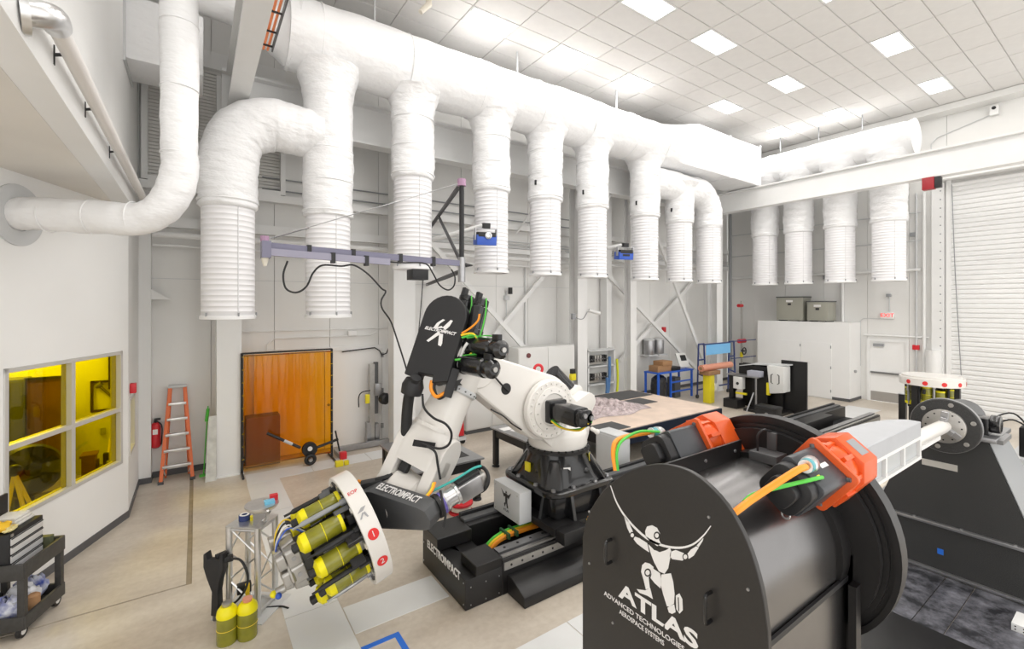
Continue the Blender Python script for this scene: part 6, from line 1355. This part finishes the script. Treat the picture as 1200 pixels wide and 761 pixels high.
# ================================================================ CABLE BOOM ON ITS JIB
jb_ = thing('cable_boom', 'slate violet overhead cable boom hung from a black wall mast', 'boom', (3.5, 6.5, 4.1))
bz0, bz1 = aY(308, 288, 6.5).z, aY(540, 309, 6.5).z
xa, xb = aY(312, 290, 6.5).x, aY(541, 310, 6.5).x
def bpt(u, dy=0, dz=0): return Vector((xa + (xb - xa) * u, 6.5 + dy, bz0 + (bz1 - bz0) * u + dz))
for (u0, u1, dy, dz, m) in ((.0, 1.0, 0, 0, PURP), (.0, .56, -.10, -.085, mat('pale slate violet bar', (.30, .29, .37), .45))):
    a, b = bpt(u0, dy, dz), bpt(u1, dy, dz); MB().prism([(-.03, -.045), (.03, -.045), (.03, .045), (-.03, .045)], 0, (b - a).length, frame(a, (0, 1, 0), None, b - a)).build('rail', m, jb_)
for u, dy, dz in ((.18, 0, 0), (.28, -.1, -.085), (.385, 0, 0), (.44, -.1, -.085), (.63, 0, 0), (.82, 0, 0)):
    c = bpt(u, dy, dz); bx('clamp', BLACKM, c.x - .025, c.x + .025, c.y - .045, c.y + .045, c.z - .08, c.z + .06, jb_)
c = bpt(0); bx('end_bracket', PURP, c.x - .06, c.x + .04, c.y - .14, c.y + .05, c.z - .16, c.z + .05, jb_); MB().cyl(c + Vector((-.02, -.02, .05)), c + Vector((-.02, -.02, .12)), .05, n=10).build('pink_cap', mat('pink fitting', (.40, .24, .36), .5), jb_)
MB().cyl(c + Vector((-.02, -.05, -.16)), c + Vector((-.02, -.05, -.26)), .045, .02, 10).build('end_fitting', CRM, jb_)
ce = bpt(1.0); top = Vector((ce.x, 6.5, aY(538, 214, 6.5).z))
MB().cyl(ce + Vector((0, 0, -.2)), top, .04, n=12).build('mast', BLACKM, jb_); MB().cyl(top + Vector((0, 0, -.05)), top + Vector((0, 0, .06)), .07, n=12).build('pink_cap', MATS['pink fitting'], jb_)
MB().cyl(ce + Vector((0, 0, -.3)), ce + Vector((0, 0, .1)), .06, n=12).build('mast_clamp', GREYM, jb_); MB().cyl(ce + Vector((.02, 0, -.02)), ce + Vector((.2, 0, -.02)), .05, .01, 10).build('boom_tip', BLACKM, jb_)
MB().cyl(c + Vector((0, 0, .08)), top + Vector((0, 0, .0)), .007, n=6).build('stay_wire', GREYM, jb_); MB().cyl(c + Vector((.1, 0, .12)), c + Vector((.5, 0, .28)), .014, n=6).build('turnbuckle', GREYM, jb_)
wl_ = Vector((ce.x + 1.62, 11.4, 0))
MB().cyl(top, Vector((wl_.x, 11.45, top.z)), .04, n=10).build('top_arm', BLACKM, jb_); MB().cyl(ce, ce.lerp(Vector((wl_.x, 11.45, ce.z)), .55) + Vector((0, 0, top.z - ce.z)), .03, n=10).build('diagonal_arm', BLACKM, jb_); MB().cyl(ce + Vector((0, 0, -.12)), Vector((wl_.x, 11.45, ce.z - .12)), .04, n=10).build('lower_arm', BLACKM, jb_)
q = aY(487, 321, 8.2); bx('arm_carriage', BLACKM, q.x - .12, q.x + .2, 8.05, 8.35, q.z - .12, q.z + .08, jb_, .01)
def cab(pts, y=6.4, r=.012): MB().tube([aY(a, b, y) for a, b in pts], r, 8).build('cable', RUBBER, jb_)
cab([(337, 306), (332, 322), (335, 338), (347, 343), (359, 336), (367, 320), (378, 311), (400, 312), (415, 311), (432, 322), (447, 338), (452, 342), (447, 352), (448, 362), (458, 377), (466, 400), (474, 425), (477, 436)], 6.3)
cab([(447, 306), (470, 308), (498, 309), (507, 320), (515, 334), (525, 340), (532, 335), (533, 324), (529, 316)], 6.45)
MB().tube([aY(496, 327, 7.9), aY(494, 350, 7.6), aY(491, 385, 7.0), aY(489, 402, 6.5), aT(486, 420, 5.6)], .009, 6).build('cable', RUBBER, jb_); MB().cyl(aY(490, 399, 6.6), aT(486, 415, 5.7), .02, n=8).build('yellow_sleeve', YELC, jb_)
# ================================================================ PROJECTORS
def projector(px, py, Y, label, arm_to, tilt, front):
    p = aY(px, py, Y); t = thing('laser_projector', label, 'projector', p)
    M = Matrix.Translation(p) @ Matrix.Rotation(tilt, 4, 'Z') @ Matrix.Rotation(.12, 4, 'X')
    MB().box(-.22, .22, -.12, .22, -.16, .06, M).build('body', BLUE, t, bevel=.012); MB().box(-.20, .20, -.125, .18, .02, .12, M).build('black_top', BLACKM, t, bevel=.01)
    if front: MB().lathe([(.075, 0), (.075, .04), (.045, .05), (.04, .02)], frame(M @ Vector((.02, -.12, .05)), M.to_3x3() @ Vector((1, 0, 0)), None, M.to_3x3() @ Vector((0, -1, 0))), 18).build('lens', ALU, t)
    else: MB().box(-.12, .1, -.124, -.12, -.06, .0, M).build('window', BLACKM, t)
    for s in (-.24, .24): MB().box(s - .012, s + .012, -.05, .05, -.05, .19, M).build('yoke', GREYM, t)
    MB().box(-.25, .25, -.05, .05, .19, .205, M).build('yoke_bar', GREYM, t); MB().box(-.08, .08, -.08, .08, .2, .32, M).build('mount', BLACKM, t, bevel=.01)
    MB().cyl(M @ Vector((0, 0, .28)), Vector(arm_to), .05, n=12).build('arm', STEELW, t)
projector(569, 279, 8.5, 'blue laser projector with a round silver lens beside the fourth duct', (4.1, 10.6, 4.82), -.25, True)
projector(732, 298, 9.0, 'tilted blue laser projector between the sixth and seventh duct', (9.9, 10.5, 5.05), -.35, False)
# ================================================================ TRUSS STAND WITH SPARE TOOL PARTS
tsx = thing('truss_stand', 'small aluminium box truss stand with a black tool bracket hung on it', 'stand', aZ(290, 735))
A_, B_ = aZ(268.5, 721), aZ(302, 724)
dv_ = (B_ - A_); dv_.z = 0; w_t = dv_.length; ux = dv_.normalized(); uyv = Vector((-ux.y, ux.x, 0))
C_ = [A_, B_, B_ + uyv * .30, A_ + uyv * .30]; HT = .98
for p in C_: MB().cyl(p, p + Vector((0, 0, HT)), .034, n=14).build('tube', ALU, tsx)
for i in range(4):
    p, q_ = C_[i], C_[(i + 1) % 4]
    for j in range(3):
        z0, z1 = .1 + j * .29, .1 + (j + 1) * .29; a, b = (p, q_) if j % 2 else (q_, p); MB().cyl(a + Vector((0, 0, z0)), b + Vector((0, 0, z1)), .010, n=6).build('lattice', ALU, tsx)
    for z in (.04, HT - .03): MB().cyl(p + Vector((0, 0, z)), q_ + Vector((0, 0, z)), .016, n=8).build('rung', ALU, tsx)
ctr = (C_[0] + C_[2]) / 2
MB().box(-.30, .30, -.26, .26, 0, .012, Matrix.Translation(ctr) @ Matrix.Rotation(math.atan2(ux.y, ux.x), 4, 'Z')).build('foot_plate', GREYP, tsx)
MB().prism(rrect(w_t + .06, .36, .02), HT, HT + .012, Matrix.Translation(ctr) @ Matrix.Rotation(math.atan2(ux.y, ux.x), 4, 'Z')).build('top_plate', ALU, tsx)
hd_ = aT(307, 590, 5.05); hb_ = ctr + ux * (w_t * .3) + Vector((0, 0, HT))
for o in ((-.12, 0), (.12, 0), (0, .12), (.14, -.1)): MB().cyl(hb_ + ux * (o[0] * .4), hd_ + ux * o[0] + uyv * o[1] + Vector((0, 0, -.03)), .014, n=6).build('head_strut', ALU, tsx)
hdp = MB().lathe([(.15, -.05), (.17, -.02), (.17, .0)], Matrix.Translation(hd_), 24).build('head_disc', ALU, tsx); MB().box(hd_.x + .02, hd_.x + .12, hd_.y - .08, hd_.y + .0, hd_.z, hd_.z + .03).build('pale_blue_block', mat('pale blue plastic', (.16, .48, .68), .4), hdp); MB().box(hd_.x + .08, hd_.x + .16, hd_.y - .0, hd_.y + .06, hd_.z, hd_.z + .06).build('red_block', RED, hdp)
MB().prism([(-.1, -.22), (.1, -.05), (.1, 0), (-.1, 0)], -.01, .01, frame(hd_ + Vector((0, 0, -.05)), ux, Vector((0, 0, 1)))).build('gusset', GREYM, tsx)
tsp = ctr - ux * .1 + Vector((0, 0, HT + .012)); tr_ = thing('tape_spool', 'blue and white tape roll with yellow strip on the truss top', 'tape', tsp); MB().ringwall(.06, .03, 0, .06, Matrix.Translation(tsp), 20).build('roll', NAVY, tr_); MB().ringwall(.052, .03, .06, .064, Matrix.Translation(tsp), 20).build('face', LOGO, tr_); MB().box(tsp.x + .05, tsp.x + .11, tsp.y - .08, tsp.y - .02, tsp.z, tsp.z + .04).build('yellow_strip', YEL, tr_)
# black bracket on the left
g0 = aT(253, 664, 4.95)
br = MB()
GM = frame(g0, ux, Vector((0, 0, 1)))
br.prism([(-.12, .14), (-.09, .16), (-.07, .08), (.06, .09), (.08, .16), (.11, .16), (.11, -.02), (.07, -.14), (.05, -.26), (.06, -.52), (-.03, -.52), (-.02, -.26), (-.08, -.12), (-.12, .0)], -.04, .04, GM)
bo = br.build('tool_bracket', BLACKM, tsx, bevel=.012)
MB().cyl(g0 + Vector((0, 0, -.5)), Vector((g0.x, g0.y, .02)), .03, n=8).build('bracket_leg', DARKG, bo); MB().cyl(g0 + Vector((.0, 0, .1)), A_ + Vector((0, 0, HT * .72)), .03, n=8).build('bracket_pin', BLACKM, bo)
for i, k_ in enumerate((0, .03)): MB().tube([aT(270, 655, 4.95 + k_), aT(282, 657, 4.93 + k_), aT(290, 672 + 2 * i, 4.9), aT(288, 690, 4.88), aT(276, 706, 4.88), aT(262, 712 + 2 * i, 4.9), aT(257, 725, 4.88)], .012, 8).build('hose', RUBBER, tsx)
MB().box(-.05, .05, -.03, .03, -.03, .03, Matrix.Translation(aT(267, 655, 4.97))).build('hose_block', BLACKM, tsx, bevel=.008)
MB().box(-.07, .07, -.04, .04, -.05, .05, Matrix.Translation(aT(286, 689, 5.1))).build('rear_tool', BLACKM, tsx, bevel=.01); MB().box(-.02, .02, -.02, .02, -.07, .05, Matrix.Translation(aT(290, 690, 5.02))).build('yellow_tag', YELC, tsx)
MB().tube([aZ(304, 714), aZ(315, 712, .01), aZ(330, 711, .012), aZ(338, 713, .012)], .010, 6).build('floor_cable', RUBBER, tsx)
# canisters on the floor
for i, (px, py, lb) in enumerate(((266, 752, 'left olive yellow canister standing before the truss stand'), (290, 746, 'right olive yellow canister standing before the truss stand'))):
    p = aZ(px, py); t = thing('spare_canister', lb, 'canister', p)
    M = Matrix.Translation(p) ; r = .094
    cn = MB().lathe([(r * .96, 0), (r, .01), (r, .27), (r * .98, .28)], M, 22).build('body', YELCAN, t); MB().lathe([(r * 1.01, .27), (r * 1.03, .285), (r * .95, .33), (r * .6, .37), (r * .45, .37)], M, 22).build('cap', YELCAP, t); MB().lathe([(r * .45, .37), (r * .5, .40), (r * .3, .405)], M, 16).build('stopper', (STEEL, COPPER)[i], t)
    MB().torus(M @ Matrix.Translation((0, 0, .15)), r, .003, 22, 4).build('seam', YELC, cn)
# ================================================================ TOOL CART
N_, F_ = Vector((-1.455, 6.70, 0)), Vector((-1.255, 7.28, 0)); du = (F_ - N_).normalized(); dn = Vector((-du.y, du.x, 0)); LC = (F_ - N_).length; DC = .55
tcart = thing('utility_cart', 'black plastic utility cart with an open lower shelf at the left edge', 'cart', N_)
KM = Matrix((du, dn, Vector((0, 0, 1)))).transposed().to_4x4(); KM.translation = N_       # x along the long side, y away from the aisle
CP = mat('worn black cart plastic', (.055, .053, .05), .5, var=.25, vscale=20)
def kb(name, m, x0, x1, y0, y1, z0, z1, par, bev=0.0): return MB().box(x0, x1, y0, y1, z0, z1, KM).build(name, m, par, bev)
for x in (0, LC - .06):
    for y in (0, DC - .06): kb('post', CP, x, x + .06, y, y + .06, .10, .76, tcart, .008)
for z0, nm in ((.10, 'lower_tray'), (.62, 'upper_tray')):
    kb(nm, CP, 0, LC, 0, DC, z0, z0 + .03, tcart)
    for a in ((0, LC, -.01, .02), (0, LC, DC - .02, DC + .01), (-.01, .02, 0, DC), (LC - .02, LC + .01, 0, DC)): kb('tray_lip', CP, *a, z0, z0 + (.16 if z0 > .5 else .14), tcart, .006)
for x in (.05, LC - .05):
    for y in (.05, DC - .05):
        c = KM @ Vector((x, y, .065)); w0 = MB().cyl(c - dn * .018, c + dn * .018, .062, n=20).build('caster_wheel', RUBBER, tcart); MB().cyl(c - dn * .02, c + dn * .02, .035, n=14).build('hub', LOGO, w0)
        kb('caster_fork', DARKG, x - .03, x + .03, y - .03, y + .03, .09, .105, tcart)
chs = thing('tool_chest', 'black tool chest with silver drawer fronts on the cart', 'tool chest', KM @ Vector((.2, .3, .65)))
kb('body', BLACKM, .03, LC - .10, .14, .46, .65, 1.08, chs, .008)
for i in range(4): d = kb('drawer', mat('silver drawer paint', (.70, .70, .70), .35, metal=.25), .045, LC - .12, .128, .142, .69 + i * .09, .76 + i * .09, chs, .005); kb('drawer_pull', BLACKM, .045, LC - .12, .122, .13, .755 + i * .09, .762 + i * .09, d)
kb('lid', BLACKM, .03, LC - .10, .45, .48, 1.08, 1.36, chs, .008)
kb('latch', STEEL, .05, .08, .132, .142, 1.05, 1.075, chs)
def blob(name, label, cat, m, cx, cy, z0, sx, sy, sz, seed, n=10, wob=.22):
    rnd = random.Random(seed); mb = MB(); vs = []; fs = []
    for j in range(n + 1):
        ph = math.pi * j / n
        for i in range(2 * n):
            th = math.pi * i / n; k_ = 1 + rnd.uniform(-wob, wob); 
            vs.append(KM @ Vector((cx + sx * math.sin(ph) * math.cos(th) * k_, cy + sy * math.sin(ph) * math.sin(th) * k_, max(z0, z0 + sz * (.5 - .5 * math.cos(ph)) * k_))))
    for j in range(n):
        for i in range(2 * n): fs.append((j * 2 * n + i, j * 2 * n + (i + 1) % (2 * n), (j + 1) * 2 * n + (i + 1) % (2 * n), (j + 1) * 2 * n + i))
    return tag(mb.add(vs, fs).build(name, m, smooth=True, angle=70), label, cat)
st_ = thing('cloth_stack', 'stack of folded white cloths on the tool chest', 'cloth', KM @ Vector((.3, .33, .98)))
for i in range(3): kb('folded_cloth', mat('white cotton', (.74, .72, .67), .9, var=.08, vscale=30), .22 + .01 * i, LC - .12 - .02 * i, .2 + .01 * i, .42, 1.082 + i * .03, 1.11 + i * .03, st_, .010)
blob('orange_pouch', 'orange and yellow pouch on the near end of the tool chest', 'pouch', mat('orange yellow nylon', (.85, .52, .03), .5),   .13, .30, 1.082, .08, .12, .09, 2)
blob('yellow_glove', 'pale yellow work glove at the front edge of the tool chest', 'glove', mat('pale glove', (.72, .62, .30), .8), .13, .19, 1.082, .08, .04, .05, 9)
mk_ = thing('marker_pens', 'few small pens and tools lying in the cart upper tray', 'pens', KM @ Vector((.3, .07, .65)))
for i in range(6): a = KM @ Vector((.05 + i * .08, .05 + .03 * (i % 2), .665)); MB().cyl(a, a + du * .09 + dn * .01 * (i % 3 - 1), .010, n=8).build('pen', (LOGO, BLUE, BLACKM, GREYM, YEL, BLACKM)[i], mk_)
gb = kb('green_box', mat('dark olive box', (.10, .11, .06), .5), LC - .09, LC - .02, .08, .3, .65, .82, None, .01); tag(gb, 'dark olive box at the far end of the cart', 'box')
blob('plastic_bag', 'blue and white plastic bag at the near end of the lower cart shelf', 'bag', BAGB, .16, .24, .14, .10, .14, .22, 3); blob('plastic_bag', 'clear white plastic bag in the middle of the lower cart shelf', 'bag', BAGW, .34, .22, .14, .10, .14, .24, 4)
blob('plastic_bag', 'blue printed bag at the far end of the lower cart shelf', 'bag', BAGB, .50, .24, .14, .055, .14, .26, 5); tag(MB().lathe([(.05, .14), (.055, .15), (.055, .32), (.03, .34)], KM @ Matrix.Translation((.25, .07, 0)), 14).build('brown_jar', CARD), 'brown jar among the bags on the lower cart shelf', 'jar')
# ================================================================ FLOOR MARKS
tp_ = thing('tape_marking', 'blue tape rectangle corner on the concrete floor', 'tape', (1.7, 4.5, 0))
c0 = aZ(465, 744); c0.z = 0
MB().box(c0.x - .55, c0.x + .03, c0.y - .03, c0.y + .03, .0, .003).build('strip', TAPE, tp_); MB().box(c0.x - .03, c0.x + .03, c0.y - .9, c0.y - .03, .0, .003).build('strip', TAPE, tp_)
pp_ = thing('perforated_bracket', 'white perforated bracket on the dark steel floor at the lower right corner', 'bracket', aZ(1192, 742))
q = aZ(1196, 742); bx('plate', STEELW, q.x - .06, q.x + .25, q.y - .5, q.y + .06, .02, .10, pp_, .004)
for i in range(6):
    for j in range(2): MB().cyl((q.x - .061, q.y + .03 - i * .06, .045 + j * .03), (q.x - .058, q.y + .03 - i * .06, .045 + j * .03), .007, n=8).build('hole', BLACKM, pp_)
# bookkeeping property is not part of the scene
for o in bpy.data.objects:
    if '_o' in o: del o['_o']
